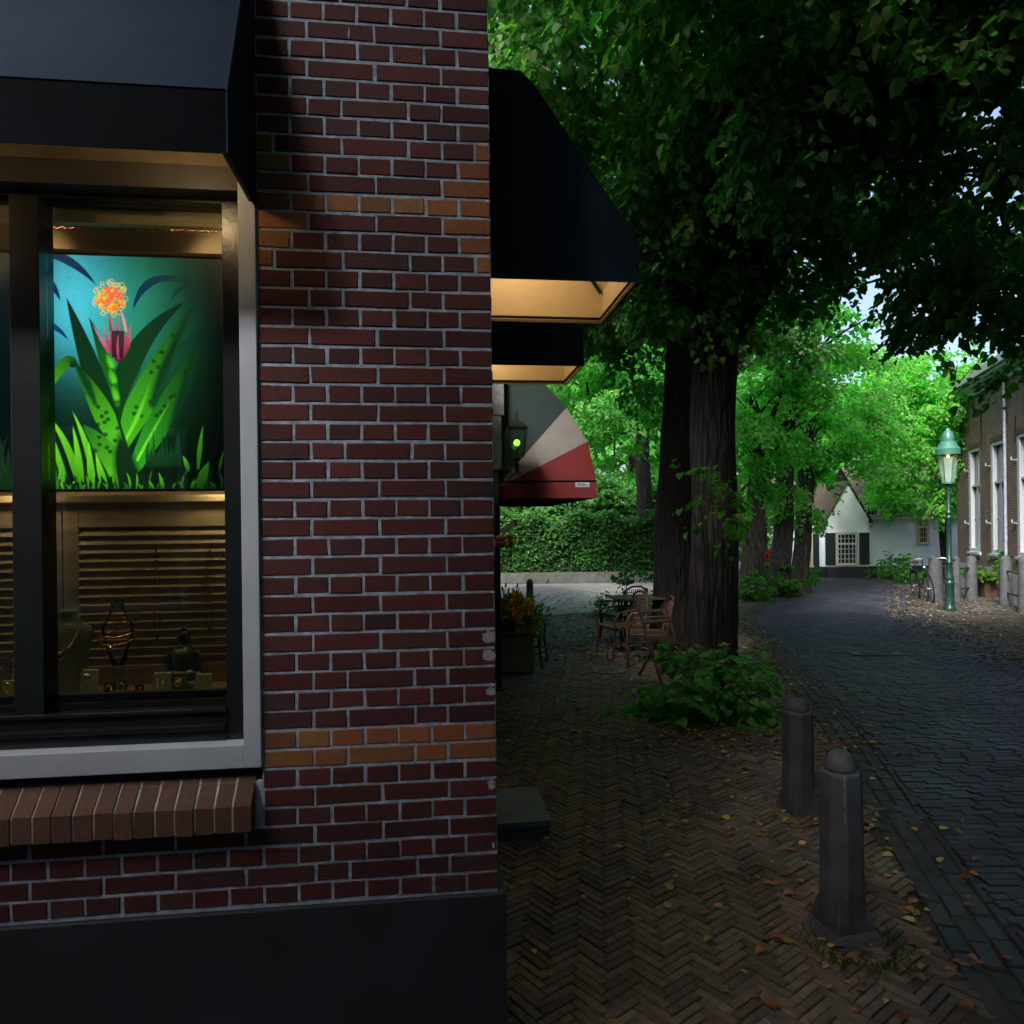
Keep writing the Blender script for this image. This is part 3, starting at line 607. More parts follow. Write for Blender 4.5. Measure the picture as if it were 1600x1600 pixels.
# side wall bricks (faces the street), door opening between y 1.55 and 2.55
cb, hl, colr = [], [], []; i = -30
while z0+i*rowh < ztop:
    z = z0+i*rowh
    if z-rowh/2 > zpl-.005:
        y = .02+(0 if i % 2 else .055)
        while y < 6.0:
            yc = y+.11
            if not (1.5 < yc < 2.6 and z < 2.5):
                cb.append((0, yc, z)); hl.append(.105); s_ = random.uniform(.75, 1.2); colr.append([q*s_ for q in random.choice(pals)])
            y += .2215
    i += 1
cb = np.array(cb); n = len(cb)
bricks('side_wall', cb, np.tile([0, 1., 0], (n, 1)), np.tile([0, 0, 1.], (n, 1)), np.tile([1., 0, 0], (n, 1)), np.array(hl), rowh/2-.0052, .03, .0025, M['brick'], np.array(colr), shop)
fr_l = -3.4; zwin0 = S(300, 1212)[1]; zwin1 = S(300, 225)[1]
mb = MB(); g = .0035
mb.box(xF, -g, g, .3, 0, ztop); mb.box(fr_l, xF, g, .3, 0, zwin0-.03); mb.box(fr_l, xF, g, .3, zwin1+.12, ztop)
mb.box(-.3, -g, .3, 1.5, 0, ztop); mb.box(-.3, -g, 2.6, 6.05, 0, ztop); mb.box(-.3, -g, 1.5, 2.6, 2.5, ztop)
mb.box(fr_l-.3, fr_l, g, 6.05, 0, ztop); mb.box(fr_l, -.3, 5.8, 6.05, 0, ztop)
mb.build('masonry', M['mortar'], shop)
mb = MB(); mb.box(fr_l-.3, .012+.0, -.022, .0, 0, zpl-.004); mb.box(.0, .022, -.022, 1.5, 0, zpl-.002); mb.box(.0, .022, 2.6, 6.05, 0, zpl-.002)
mb.build('plinth', M['plinth'], shop, bevel=.006)
mb = MB(); mb.box(fr_l-.3, 0, .3, 6.05, ztop, ztop+.2); mb.build('roof', M['slate'], shop)
dr = MB(); dr.box(-.34, -.29, 1.52, 2.58, .12, 2.48); dr.build('door', M['frame_dark'], shop)
M['remnant'] = mat('remnant', (.26, .28, .33), .9, var=.3, scale=60, bump=.5, bscale=150)
# paint remnants on the corner bricks
for px, py, w1, h1 in ((765, 995, 26, 22), (764, 1024, 24, 18), (767, 1080, 18, 14), (768, 1225, 14, 20), (771, 1321, 5, 12), (545, 52, 3, 18)):
    pts = []
    for k2 in range(14):
        a = k2/14*6.283; rr_ = random.uniform(.35, .55); x, z = S(px+math.cos(a)*w1*rr_, py+math.sin(a)*h1*rr_); pts.append((min(x, -.003), z))
    MB().prism(pts, (0, -.0018, 0), (1, 0, 0), (0, 0, 1), (0, .0014, 0)).build('paint_remnant', M['remnant'], shop)
# rowlock sill of sloping bricks
xs0 = S(400, 1210)[0]; zA = S(400, 1213)[1]; zB = S(400, 1248)[1]; zC = S(400, 1290)[1]
x = xs0; cbV, cbF, cbC = [], [], []
prj = .055
while x > fr_l:
    x1 = x-.0595+random.uniform(-.003, .003); a, b_ = x-.0045+random.uniform(-.001, .001), x1+.0045+random.uniform(-.001, .001); jz = random.uniform(-.002, .002); jy = random.uniform(-.003, .003)
    v0 = len(cbV); bv = .003
    sec = [(.02, zA+jz), (-prj+jy+bv, zB+jz+bv*.5), (-prj+jy, zB+jz-bv), (-prj+jy, zC+jz+bv), (-prj+jy+bv, zC+jz), (.02, zC+.0+jz)]
    for xx_, ins in ((a, 0), (b_, 0)):
        for (yy_, zz_) in sec: cbV.append((xx_, yy_, zz_))
    for q in range(6): cbF.append((v0+q, v0+(q+1) % 6, v0+6+(q+1) % 6, v0+6+q))
    cbF.append((v0, v0+1, v0+4, v0+5)); cbF.append((v0+1, v0+2, v0+3, v0+4)); cbF.append((v0+6, v0+7, v0+10, v0+11)); cbF.append((v0+7, v0+8, v0+9, v0+10))
    s_ = random.uniform(.8, 1.25); cbC += [[q*s_ for q in (.085, .042, .034)]]*12; x = x1
npmesh('window_sill', np.array(cbV), np.array(cbF), M['brick'], shop, np.array(cbC))
mb = MB(); e_ = .0045
mb.prism([(.02, zA-e_), (-prj+e_, zB-e_), (-prj+e_, zC+e_), (.02, zC+e_)], (fr_l, 0, 0), (0, 1, 0), (0, 0, 1), (xs0-fr_l-.004, 0, 0)); mb.build('sill_mortar', mat('mortar_pale', (.40, .38, .36), .95, var=.3, scale=40, bump=.9, bscale=160, dist=.006), shop)
# shop window ---------------------------------------------------
win = shop
def fx(px, py=700, y=0): return S(px, py, y)[0]
def fz(px, py, y=0): return S(px, py, y)[1]
xo, xi = fx(404), fx(377, 700, -.0); zb0, zb1 = fz(390, 1198), fz(390, 1162); zt = zwin1+.12
YF = -.012
wf = MB(); wf.box(xi, xo, YF, .10, zb0, zt); wf.box(fr_l, xi, YF, .10, zb0, zb1); wfo = wf.build('window_frame', M['frame_beige'], shop, bevel=.002)
MB().box(fr_l, xi-.001, -.008, .07, fz(370, 300, 0), fz(370, 262, 0)).build('transom', mat('transom', (.035, .032, .026), .5, bump=.05), wfo, bevel=.002)  # separate dark colour stands in for the shade on this header band
MB().box(fr_l, xi-.001, -.004, .07, fz(370, 262, 0)+.001, zt-.001).build('head_board', mat('head_board', (.10, .08, .045), .5, bump=.05), wfo, bevel=.002)
Yd = .055
xd1 = xi; xd0 = fx(350, 700, Yd); zd0 = zb1; zd1 = fz(360, 305, Yd)
mb = MB(); mb.box(xd0, xd1, Yd, .13, zd0, zt-.15)
zr1 = fz(360, 1104, Yd); zr2 = fz(360, 1128, Yd); zr3 = fz(360, 1133, Yd)
mb.box(fr_l, xd0, Yd-.006, .13, zd0, zr3-.008); mb.box(fr_l, xd0, Yd-.024, .13, zr3-.008, zr3+.008); mb.box(fr_l, xd0, Yd-.004, .13, zr3+.008, zr1-.012); mb.box(fr_l, xd0, Yd-.018, .13, zr1-.012, zr1)
mb.box(fr_l, xd0, Yd, .13, zd1-.03, zd1+.02)
xm0, xm1 = fx(22, 700, Yd), fx(68, 700, Yd); mb.box(xm0, xm1, Yd-.015, .13, zr1, zd1-.03)
mb.build('sash', M['frame_dark'], wfo, bevel=.0015)
gl_ = MB(); gl_.box(xm1, xd0, .085, .091, zr1, zd1-.03); gl_.build('pane', M['glass'], wfo); gl_ = MB(); gl_.box(fr_l, xm0, .085, .091, zr1, zd1-.03); gl_.build('pane', M['glass'], wfo)
# display box interior
zf = fz(200, 1098, .11); mb = MB()
mb.box(fr_l, xd1+.05, .13, .62, zf-.03, zf); mb.box(fr_l, xd1+.05, .60, .62, zf, 3.35); mb.box(xd1+.03, xd1+.05, .13, .60, zf, 3.35); mb.box(fr_l, fr_l+.02, .13, .6, zf, 3.35); mb.box(fr_l, xd1+.05, .13, .62, 3.35, 3.37)
mb.build('display_case', M['interior'], shop)
mb = MB(); mb.box(fr_l+.03, xd1+.02, .14, .17, fz(200, 700, .15)*0+fz(200, 352, .15), fz(200, 318, .15)); mb.box(fr_l+.03, xd1+.02, .30, .33, fz(200, 392, .3), fz(200, 356, .3))
mb.build('display_beam', M['interior'], shop)
mb = MB(); mb.box(fr_l+.03, xd1+.0, .135, .16, zf, fz(200, 1082, .14)); mb.build('display_ledge', M['tray'], shop, bevel=.002)

# shutters behind the goods
YS = .40
def louvre(x0, x1, z0_, z1_, label):
    rt = fempty('louvred_shutter', SF, label, 'shutter', 'louvred shutters at the back of the shop window')
    mb = MB(); wd = .055
    mb.box(x0, x0+wd, YS, YS+.03, z0_, z1_); mb.box(x1-wd, x1, YS, YS+.03, z0_, z1_); mb.box(x0+wd, x1-wd, YS, YS+.03, z1_-.09, z1_); mb.box(x0+wd, x1-wd, YS, YS+.03, z0_, z0_+.06)
    mb.build('frame', M['wood_warm'], rt, bevel=.002)
    sl_ = MB(); z = z0_+.07
    while z < z1_-.1:
        sl_.obox(((x0+x1)/2, YS+.012, z+.014), ((x1-x0)/2-wd+.003, 0, 0), (0, .011, .0155), (0, .0022*1.4, -.0022)); z += .0325
    sl_.build('slats', M['wood_warm'], rt)
zs1 = fz(200, 786, YS); xsp = fx(98, 900, YS)
louvre(xsp+.002, xd1+.02, zf, zs1, 'louvred shutter of warm lit wood behind the necklace bust and seated figure'); louvre(xsp-.75, xsp-.002, zf, zs1, 'louvred shutter of warm lit wood left of the shutter joint'); louvre(xsp-1.6, xsp-.76, zf, zs1, 'louvred shutter at the far left of the shop window')
mb = MB(); mb.box(fr_l+.03, xd1+.02, YS-.03, YS+.05, zs1+.002, zs1+.028); mb.build('display_rail', M['wood_warm'], shop, bevel=.003)

# poster -----------------------------------------------------------
def poster(name, label, px0, px1, py0, py1, Yp, paint, nx_, ny_):
    xa, xb = fx(px0, 600, Yp), fx(px1, 600, Yp); za, zb_ = fz(200, py1, Yp), fz(200, py0, Yp)
    gx_, gz_ = np.meshgrid(np.linspace(0, 1, nx_), np.linspace(0, 1, ny_), indexing='ij')
    col = paint(px0+gx_*(px1-px0), py1+gz_*(py0-py1))
    V = np.stack([xa+gx_*(xb-xa), np.full_like(gx_, Yp), za+gz_*(zb_-za)], -1).reshape(-1, 3)
    a, b2 = np.meshgrid(np.arange(nx_-1), np.arange(ny_-1), indexing='ij'); i0 = (a*ny_+b2).ravel(); Fq = np.stack([i0, i0+ny_, i0+ny_+1, i0+1], 1)
    m, t, bs = newmat(name+'_print'); at = t.nodes.new('ShaderNodeAttribute'); at.attribute_name = 'Col'; t.links.new(at.outputs[0], bs.inputs['Base Color']); t.links.new(at.outputs[0], bs.inputs['Emission Color'])
    bs.inputs['Emission Strength'].default_value = .55; bs.inputs['Roughness'].default_value = .4
    rt = fempty(name, SF, label, 'poster', 'backlit posters in the shop window')
    npmesh('picture', V, Fq, m, rt, col.reshape(-1, 3))
    mb = MB(); mb.box(xa, xb, Yp+.003, Yp+.03, za, zb_); mb.build('light_box', M['tray'], rt)
    mb = MB(); mb.box(xa, xb, Yp-.004, Yp+.03, za-.008, za-.001); mb.build('lower_edge', M['tray'], rt); return rt
def lin(c): c = np.array(c)/255.; return np.where(c < .04045, c/12.92, ((c+.055)/1.055)**2.4)
def Zm(x, y): return x/3.81, 380+y/3.81
def blade(I, X, Y, p0, p1, p2, w0, w1, colA, colB, soft=1.0, peak=.35, spots=0):
    """curved blade base p0 -> tip p2 in zoom coords; half width w px"""
    p0, p1, p2 = [np.array(Zm(*p)) for p in (p0, p1, p2)]; w0 /= 3.81; w1 /= 3.81
    ts = np.linspace(0, 1, 70); best = np.full(X.shape, 1e9); bt = np.zeros(X.shape)
    for t in ts:
        q = (1-t)**2*p0+2*t*(1-t)*p1+t*t*p2; wd = (w0+(w1-w0)*min(1, t/peak))*(1-max(0, (t-peak)/(1-peak))**1.6)+.05
        dd = np.hypot(X-q[0], Y-q[1])-wd; k_ = dd < best; best[k_] = dd[k_]; bt[k_] = t
    a = np.clip(.5-best/soft, 0, 1)[..., None]
    c = lin(colA)*(1-bt[..., None])+lin(colB)*bt[..., None]
    if spots:
        rs = np.random.default_rng(spots)
        for _ in range(10):
            t = rs.uniform(.08, .75); q = (1-t)**2*p0+2*t*(1-t)*p1+t*t*p2+rs.normal(0, w1*.4, 2); dd = np.hypot((X-q[0]), (Y-q[1])*1.1)
            s_ = np.clip(2.2-dd/2.0, 0, .85)[..., None]; c = c*(1-s_)+lin((10, 60, 10))*s_
    I[:] = I*(1-a)+c*a
def paint1(X, Y):
    I = np.zeros(X.shape+(3,))
    d1 = np.exp(-(((X-112)/62)**2+((Y-475)/88)**2)); d2 = np.exp(-(((X-190)/95)**2+((Y-500)/120)**2)); d3 = np.exp(-(((X-230)/110)**2+((Y-640)/120)**2))
    I += lin((10, 32, 16)); I += lin((70, 170, 205))[None, None]*d1[..., None]*.95; I += lin((45, 150, 120))*d2[..., None]*.6; I += lin((26, 90, 30))*d3[..., None]*.35; I *= np.clip((770-Y)/230, .25, 1)[..., None]
    B = lambda *a, **k: blade(I, X, Y, *a, **k)
    dk, nv = (12, 55, 22), (8, 38, 80)
    B((180, 60), (420, 60), (575, 258), 26, 26, (10, 42, 60), nv, peak=.5); B((200, 190), (320, 220), (362, 356), 22, 22, nv, nv, peak=.5); B((230, 480), (330, 480), (408, 586), 16, 16, (14, 80, 130), nv, peak=.5)
    B((240, 585), (290, 585), (325, 607), 8, 8, nv, nv); B((1100, 215), (850, 150), (788, 402), 14, 24, (18, 60, 40), nv, peak=.55); B((1180, 215), (1060, 240), (1015, 345), 10, 16, (18, 60, 35), (15, 60, 50), peak=.5)
    B((1010, 740), (1010, 600), (1190, 560), 14, 26, (20, 90, 60), (18, 70, 40)); B((1100, 560), (1170, 430), (1240, 400), 10, 20, (22, 90, 60), (16, 60, 35))
    B((1010, 1000), (1060, 800), (1180, 620), 30, 60, (20, 70, 30), (24, 80, 44), soft=8)
    B((790, 1330), (1000, 960), (1190, 560), 40, 72, (50, 150, 28), (12, 56, 26), peak=.3, spots=3)
    B((805, 1290), (930, 1060), (1030, 900), 8, 9, (120, 235, 40), (40, 120, 40)); B((1000, 1120), (1090, 860), (1150, 640), 14, 22, (16, 66, 30), (14, 60, 30), soft=8)
    B((700, 1250), (850, 850), (1170, 330), 26, 80, (70, 175, 25), (12, 50, 26), peak=.3, spots=5)
    B((900, 960), (960, 740), (1130, 400), 20, 30, (16, 66, 28), (12, 48, 26), soft=8)
    B((730, 1180), (840, 1000), (890, 800), 7, 12, (120, 230, 30), (60, 150, 40), soft=2.5); B((680, 1000), (760, 560), (1110, 335), 40, 66, (14, 60, 18), (12, 46, 28), peak=.3)
    B((690, 960), (640, 700), (525, 440), 16, 40, (30, 110, 22), (10, 50, 30), peak=.4)
    for yy_ in (700, 790, 890): B((660+(yy_-700)*.13, yy_+30), (646+(yy_-700)*.16, yy_), (632+(yy_-700)*.16, yy_-38), 15, 17, (100, 200, 30), (60, 160, 26), soft=5)
    B((640, 650), (600, 580), (550, 490), 6, 9, (190, 70, 110), (220, 120, 150))
    B((710, 1290), (560, 800), (392, 318), 60, 66, (12, 54, 18), (8, 42, 24), peak=.4)
    B((700, 1230), (590, 950), (432, 705), 30, 62, (85, 190, 25), (12, 52, 20), peak=.35, spots=8); B((560, 960), (500, 800), (440, 700), 10, 26, (16, 70, 22), (10, 46, 20), soft=5); B((430, 720), (395, 640), (250, 960), 26, 32, (10, 50, 22), (70, 160, 30), peak=.4)
    B((700, 1400), (620, 1290), (490, 1080), 80, 84, (90, 190, 28), (26, 100, 24), peak=.5, soft=2, spots=9)
    B((770, 1480), (720, 1300), (700, 1130), 110, 70, (8, 36, 14), (10, 45, 18), soft=10)
    for a in (((460, 1440), (400, 1160), (270, 1020)), ((560, 1450), (520, 1200), (424, 1000)), ((470, 1440), (460, 1250), (425, 1090)), ((380, 1440), (330, 1250), (272, 1060)), ((310, 1420), (300, 1300), (240, 1130)), ((540, 1440), (520, 1300), (520, 1180)), ((610, 1440), (580, 1350), (560, 1250))):
        B((a[0][0]+14, a[0][1]), (a[1][0]+14, a[1][1]), (a[2][0]+6, a[2][1]+14), 24, 26, (8, 34, 12), (10, 46, 16), peak=.25)
        B(a[0], a[1], a[2], 18, 22, (50, 140, 22), (130, 225, 42), peak=.25)
    rs = np.random.default_rng(4)
    for x in np.linspace(265, 1315, 90):
        hgt = rs.uniform(25, 110); B((x+8, 1475), (x+8, 1475-hgt*.5), (x+rs.uniform(-25, 25), 1475-hgt), 10, 12, (6, 26, 10), (8, 36, 12))
        if rs.random() < .62: B((x, 1465), (x+rs.uniform(-15, 15), 1465-hgt*.6), (x+rs.uniform(-45, 50), 1465-hgt*1.1), 4, 6, (24, 90, 18), tuple(rs.uniform(.45, 1)*np.array((120, 215, 40))))
    B((1170, 1340), (1180, 1200), (1202, 1085), 8, 14, (50, 140, 25), (120, 215, 40)); B((1110, 1350), (1100, 1310), (1078, 1265), 10, 14, (40, 130, 25), (110, 210, 40)); B((1180, 1440), (1200, 1380), (1235, 1300), 26, 30, (30, 100, 20), (80, 170, 36)); B((1300, 1350), (1305, 1300), (1330, 1230), 6, 9, (50, 140, 25), (110, 210, 40))
    for x in np.linspace(860, 1060, 14): B((x, 1330), (x, 1240), (x+rs.uniform(-20, 20), 1330-rs.uniform(80, 230)), 5, 8, (16, 56, 24), (24, 80, 40), soft=2)
    # flower
    for a in (((700, 700), (630, 620), (620, 500)), ((700, 690), (690, 560), (705, 430)), ((710, 690), (740, 600), (778, 480)), ((690, 690), (650, 600), (665, 450)), ((720, 680), (770, 600), (765, 530))):
        B(a[0], a[1], a[2], 12, 15, (90, 20, 40), (205, 90, 120), soft=1.2)
    k_ = np.clip(.5-np.maximum(np.abs(X-183)-10, np.abs(Y-538)-21), 0, 1)[..., None]; I[:] = I*(1-k_*.9)+lin((48, 16, 30))*k_*.9; B((700, 690), (690, 620), (700, 540), 5, 8, (150, 50, 70), (200, 90, 110)); B((730, 680), (745, 600), (735, 545), 4, 7, (130, 40, 60), (190, 80, 100)); B((655, 520), (650, 460), (648, 400), 8, 8, (140, 60, 60), (190, 100, 60)); B((745, 520), (735, 450), (715, 400), 8, 8, (230, 140, 150), (230, 160, 160))
    for _ in range(46):
        a = rs.uniform(0, 6.28); r_ = rs.uniform(70, 112); cx, cy = Zm(655+math.cos(a)*r_, 330+math.sin(a)*r_*.9); dd = np.abs(np.hypot(X-cx, Y-cy)-rs.uniform(2.5, 4.5)); s_ = np.clip(1-dd/.9, 0, 1)[..., None]*.7
        I[:] = I*(1-s_)+lin((255, 205, 90))*s_
    for _ in range(130):
        a = rs.uniform(0, 6.28); r_ = 80*rs.random()**.5; cx, cy = Zm(655+math.cos(a)*r_, 335+math.sin(a)*r_*.9); dd = np.hypot(X-cx, Y-cy); s_ = np.clip(3.0-dd, 0, 1)[..., None]; c = lin([(255, 120, 20), (255, 90, 50), (245, 80, 90), (255, 190, 40), (255, 150, 20)][rs.integers(0, 5)])
        I[:] = I*(1-s_)+c*s_; h_ = np.clip(1.1-np.hypot(X-cx+.6, Y-cy+.7), 0, 1)[..., None]*.8; I[:] = I*(1-h_)+lin((255, 225, 120))*h_
    v_ = np.clip((352-X)/130, .08, 1)[..., None]; nz_ = np.random.default_rng(2).normal(1, .10, X.shape)[..., None]; return np.clip(I*v_**.9*nz_, 0, 1)
def paint2(X, Y):
    I = np.zeros(X.shape+(3,))+lin((3, 10, 8)); rs = np.random.default_rng(6)
    d1 = np.exp(-(((X+60)/80)**2+((Y-500)/100)**2)); I += lin((14, 40, 52))*d1[..., None]*.2
    for x in np.linspace(-700, 70, 50):
        hgt = rs.uniform(80, 420); blade(I, X, Y, (x, 1460), (x+rs.uniform(-30, 30), 1460-hgt*.6), (x+rs.uniform(-80, 80), 1460-hgt), 10, 14, (10, 40, 14), tuple(rs.uniform(.3, .8)*np.array((50, 100, 50))))
    return I
YP = .22
poster('illuminated_poster', 'backlit poster of an orange flower among green spiky leaves on turquoise', 69-6, 352, 401, 764, YP, paint1, 300, 400)
poster('illuminated_poster', 'dark green backlit poster cut off at the left edge of the shop window', -190, 63-2, 401, 764, YP+.002, paint2, 120, 180)
# garland of tiny flowers over the poster
rt = fempty('garland', SF, 'thin string of red and yellow flowers hanging above the poster', 'garland')
mb = MB(); mb2 = MB(); mb3 = MB()
for i in range(90):
    px = 60+i*3.2; x, z = S(px, 356+(px-60)*.02+random.uniform(-1.5, 1.5), .2)
    [mb, mb2, mb3][random.choice((0, 0, 1, 2, 2))].ball((x, .2+random.uniform(-.004, .004), z), random.uniform(.003, .007), (1, 1, .7))
mb.build('red_flowers', M['red_plastic'], rt); mb2.build('yellow_flowers', mat('yellow', (.7, .5, .05), .6, bump=0), rt); mb3.build('leaves', mat('sprig', (.1, .18, .04), .6, bump=0), rt)

# goods in the window
def at(px, py, y): x, z = S(px, py, y); return Vector((x, y, z))
def thing(name, label, cat, p, group=None): # located in the shop frame
    return empty(name, SF.w(p.x, p.y, p.z), SF.ang, label, cat, group)
# necklace bust
p = at(103, 1078, .26); p.z = zf; rt = thing('necklace_bust', 'grey-green velvet neck bust wearing a gold necklace', 'display bust', p)
k_ = 1/ (F/(SF.w(p.x, p.y, 0).y)); hB = (1078-945)*k_; mb = MB()
prof = [(.0, 26), (.10, 27), (.35, 31), (.60, 36), (.74, 39), (.80, 34), (.84, 22), (.88, 17), (.94, 15), (1.0, 17)]
vs = []; nn = 20
for t, w1 in prof:
    for q in range(nn):
        a = 2*math.pi*q/nn; vs.append((math.cos(a)*w1*k_*1.0, math.sin(a)*w1*k_*.45+.02*t, t*hB))
mb.add(vs, [(i*nn+q, i*nn+(q+1) % nn, (i+1)*nn+(q+1) % nn, (i+1)*nn+q) for i in range(len(prof)-1) for q in range(nn)]+[tuple(range(nn))[::-1], tuple((len(prof)-1)*nn+q for q in range(nn))])
mb.build('bust', M['velvet'], rt, smooth='all')
mb = MB()
for q in range(36):
    t = -1+2*q/35; mb.ball((t*30*k_, -.45*30*k_*(1-.35*t*t)-.008, hB*(.52+.33*t*t)), .0028+.0025*(1-abs(t)), (1, 1, 1))
for q in range(5): mb.ball(((q-2)*.007, -.45*31*k_-.008, hB*.50-.012+abs(q-2)*.004), .006, (.6, .6, 1.4))
mb.build('necklace', M['gold'], rt, smooth='all')
# clear dome stand with gold chain
p = at(185, 1080, .28); p.z = zf; rt = thing('acrylic_neck_stand', 'clear acrylic neck stand holding a gold chain, at the middle of the window', 'display stand', p)
mb = MB(); hh = (1080-935)*k_; mb.lathe([(.030, 0), (.030, .003), (.012, .01), (.012, hh*.22), (.026, hh*.35), (.046, hh*.6), (.052, hh*.72), (.028, hh*.84), (.020, hh), (.018, hh*.99), (.025, hh*.83), (.049, hh*.71), (.02, hh*.3)], n=24); mb.build('stand', glassmat('acrylic', (.99, .99, .98), 1.2), rt, smooth='all')
mb = MB()
for rr_, zz_, tl in ((.054, .70, .014), (.058, .66, .022), (.040, .8, .006)):
    pts = [(math.cos(a)*rr_, math.sin(a)*rr_, hh*zz_-tl*(1+math.cos(a+math.pi/2+.0))*.9) for a in np.linspace(0, 2*math.pi, 30)]; mb.tube(pts, .0026, 6)
mb.ball((0, -.060, hh*.66-.05), .008, (.8, .8, 1.3)); mb.build('chain', M['gold'], rt, smooth='all')
# seated figure
p = at(288, 1062, .27); zt_ = p.z; p.z = zf; rt = thing('seated_statuette', 'dark green stone statuette of a seated meditating figure at the right of the window', 'statuette', p)
s_ = k_; mb = MB(); b0 = zt_-zf
mb.box(-34*s_, 34*s_, -.03, .03, 0, b0); mb.sphere((0, 0, b0+10*s_), 30*s_, (1, .7, .42)); mb.sphere((-20*s_, -.008, b0+9*s_), 14*s_, (1, .8, .55)); mb.sphere((20*s_, -.008, b0+9*s_), 14*s_, (1, .8, .55))
mb.lathe([(17*s_, b0+10*s_), (18*s_, b0+25*s_), (20*s_, b0+42*s_), (17*s_, b0+50*s_), (7*s_, b0+55*s_), (6*s_, b0+60*s_)], n=16)
for sg_ in (-1, 1): mb.tube([(sg_*19*s_, 0, b0+46*s_), (sg_*25*s_, -.004, b0+30*s_), (sg_*17*s_, -.02, b0+16*s_), (0, -.028, b0+14*s_)], [6*s_, 5.5*s_, 4.5*s_, 4*s_], 8)
mb.sphere((0, 0, b0+68*s_), 10*s_, (.85, .9, 1.15)); mb.sphere((0, 0, b0+80*s_), 5*s_); mb.tube([(-9*s_, 0, b0+64*s_), (-9*s_, 0, b0+72*s_)], 2*s_, 6); mb.tube([(9*s_, 0, b0+64*s_), (9*s_, 0, b0+72*s_)], 2*s_, 6)
mb.build('figure', M['jade'], rt, smooth='all')
# small display blocks with jewellery
gp = 'jewellery on small display stands'
def ringstand(px, py, w_, h_, label, kind, mt='velvet', met='gold', y=.21):
    p = at(px, py, y); p.z = zf; rt = thing('jewellery_stand', label, 'jewellery', p, gp)
    mb = MB(); mb.prism([(-w_*k_/2, 0), (w_*k_/2, 0), (w_*k_/2*.92, h_*k_), (-w_*k_/2*.92, h_*k_)], (0, -.008, 0), (1, 0, 0), (0, .15, 1), (0, .012, 0)); mb.build('card', M[mt], rt, bevel=.001)
    mb = MB(); c = Vector((0, -.014, h_*k_*.75))
    if kind == 'flower':
        for q in range(8): mb.ball(c+Vector((math.cos(q*.785)*.009, 0, math.sin(q*.785)*.009)), .006, (1, .6, 1))
        mb.ball(c, .007); mb.tube([c+Vector((0, 0, -.012)), c+Vector((.001, 0, -.03))], .0015, 5); mb.ball(c+Vector((0, 0, -.034)), .005, (1, 1, 1.6))
    elif kind == 'ring': mb.tube([c+Vector((math.cos(a)*.010, .004*math.sin(a), math.sin(a)*.012-.01)) for a in np.linspace(0, 6.283, 18)], .0022, 6); mb.ball(c+Vector((0, 0, .004)), .005)
    else:
        for sg_ in (-1, 1):
            for q in range(4): mb.ball(c+Vector((sg_*.009, 0, -.009*q)), .0035+.001*(q == 3))
    mb.build('jewel', M[met], rt, smooth='all')
ringstand(139, 1080, 26, 42, 'gold and silver rose brooch on a pale olive card beside the neck bust', 'flower', 'velvet', 'silver')
ringstand(172, 1080, 18, 22, 'small gold ring on a stand below the clear neck stand', 'ring', 'tray'); ringstand(192, 1080, 12, 26, 'dark green finger stand with a gold ring, right of the clear neck stand', 'ring', 'jade')
ringstand(217, 1080, 14, 18, 'brown oval pendant on a low stand in the middle of the ledge', 'drop', 'rattan'); ringstand(253, 1080, 28, 34, 'gold drop earrings on a pale green card left of the seated statuette', 'drop', 'velvet')
ringstand(281, 1082, 20, 26, 'gold knot jewel on a dark green stand in front of the seated statuette', 'flower', 'jade'); ringstand(318, 1080, 26, 30, 'gold chain earrings on a pale card at the right end of the ledge', 'drop', 'velvet')
ringstand(80, 1080, 10, 52, 'small dark figurine-like earring stand at the left foot of the bust', 'drop', 'iron'); ringstand(14, 1080, 20, 30, 'gold jewel on a stand left of the dark window mullion, lower', 'flower', 'velvet'); ringstand(4, 1060, 20, 60, 'tall stand with a gold bead at the left edge of the window', 'ring', 'velvet', y=.26)
for (px, py0, py1, wd, mt, lb) in ((244, 855, 992, 8, 'rattan_dark', 'long dark bead necklace hanging against the shutter'), (326, 850, 980, 10, 'rattan', 'long amber bead necklace hanging at the right of the shutter')):
    p = at(px, py0, YS-.02); rt = thing('hanging_necklace', lb, 'necklace', p, 'necklaces hanging on the shutter'); h_ = (py1-py0)*k_*1.1; mb = MB()
    for q in range(56):
        a = q/56*6.283; mb.ball((math.sin(a)*wd*.5*k_*(.5+.5*(1-math.cos(a))), 0, -h_*(1-math.cos(a))/2), .0026+.001*(q % 3))
    mb.build('beads', M[mt], rt, smooth='all')
p = at(185, 1102, .12); rt = thing('bracelet', 'gold link bracelet lying along the front ledge of the window', 'bracelet', Vector((p.x, .148, fz(200, 1082, .14)+.001)), None); mb = MB()
for q in range(22): mb.ball((-.04+q*.0038, math.sin(q)*.002, .003), .0032, (1.1, .8, .7))
mb.build('links', M['gold'], rt, smooth='all')
# warm lamps of the display
def spot(name, label, p, e, col=(1, .72, .40), size=.02, group=None, cone=None):
    rt = thing(name, label, 'lamp', p, group)
    mb = MB(); mb.lathe([(.012, .0), (.03, .0), (.034, .05), (.02, .075), (.012, .08)], (0, 0, 0), 14); mb.build('housing', M['iron'], rt, smooth=True)
    mb = MB(); mb.lathe([(.001, -.004), (.018, -.003), (.022, .0), (.001, .001)], (0, 0, 0), 12); mb.build('bulb', mat(name+'_bulb', (1, .8, .5), .5, bump=0, emis=col, es=6), rt, smooth='all')
    l = bpy.data.lights.new(name+'_light', 'SPOT' if cone else 'POINT'); l.energy = e;
    if cone: l.spot_size = R(cone); l.spot_blend = .6
    l.energy = e; l.color = col; l.shadow_soft_size = size
    lo = link(bpy.data.objects.new(name+'_light', l)); lo.parent = rt; lo.location = (0, 0, -.045); return rt
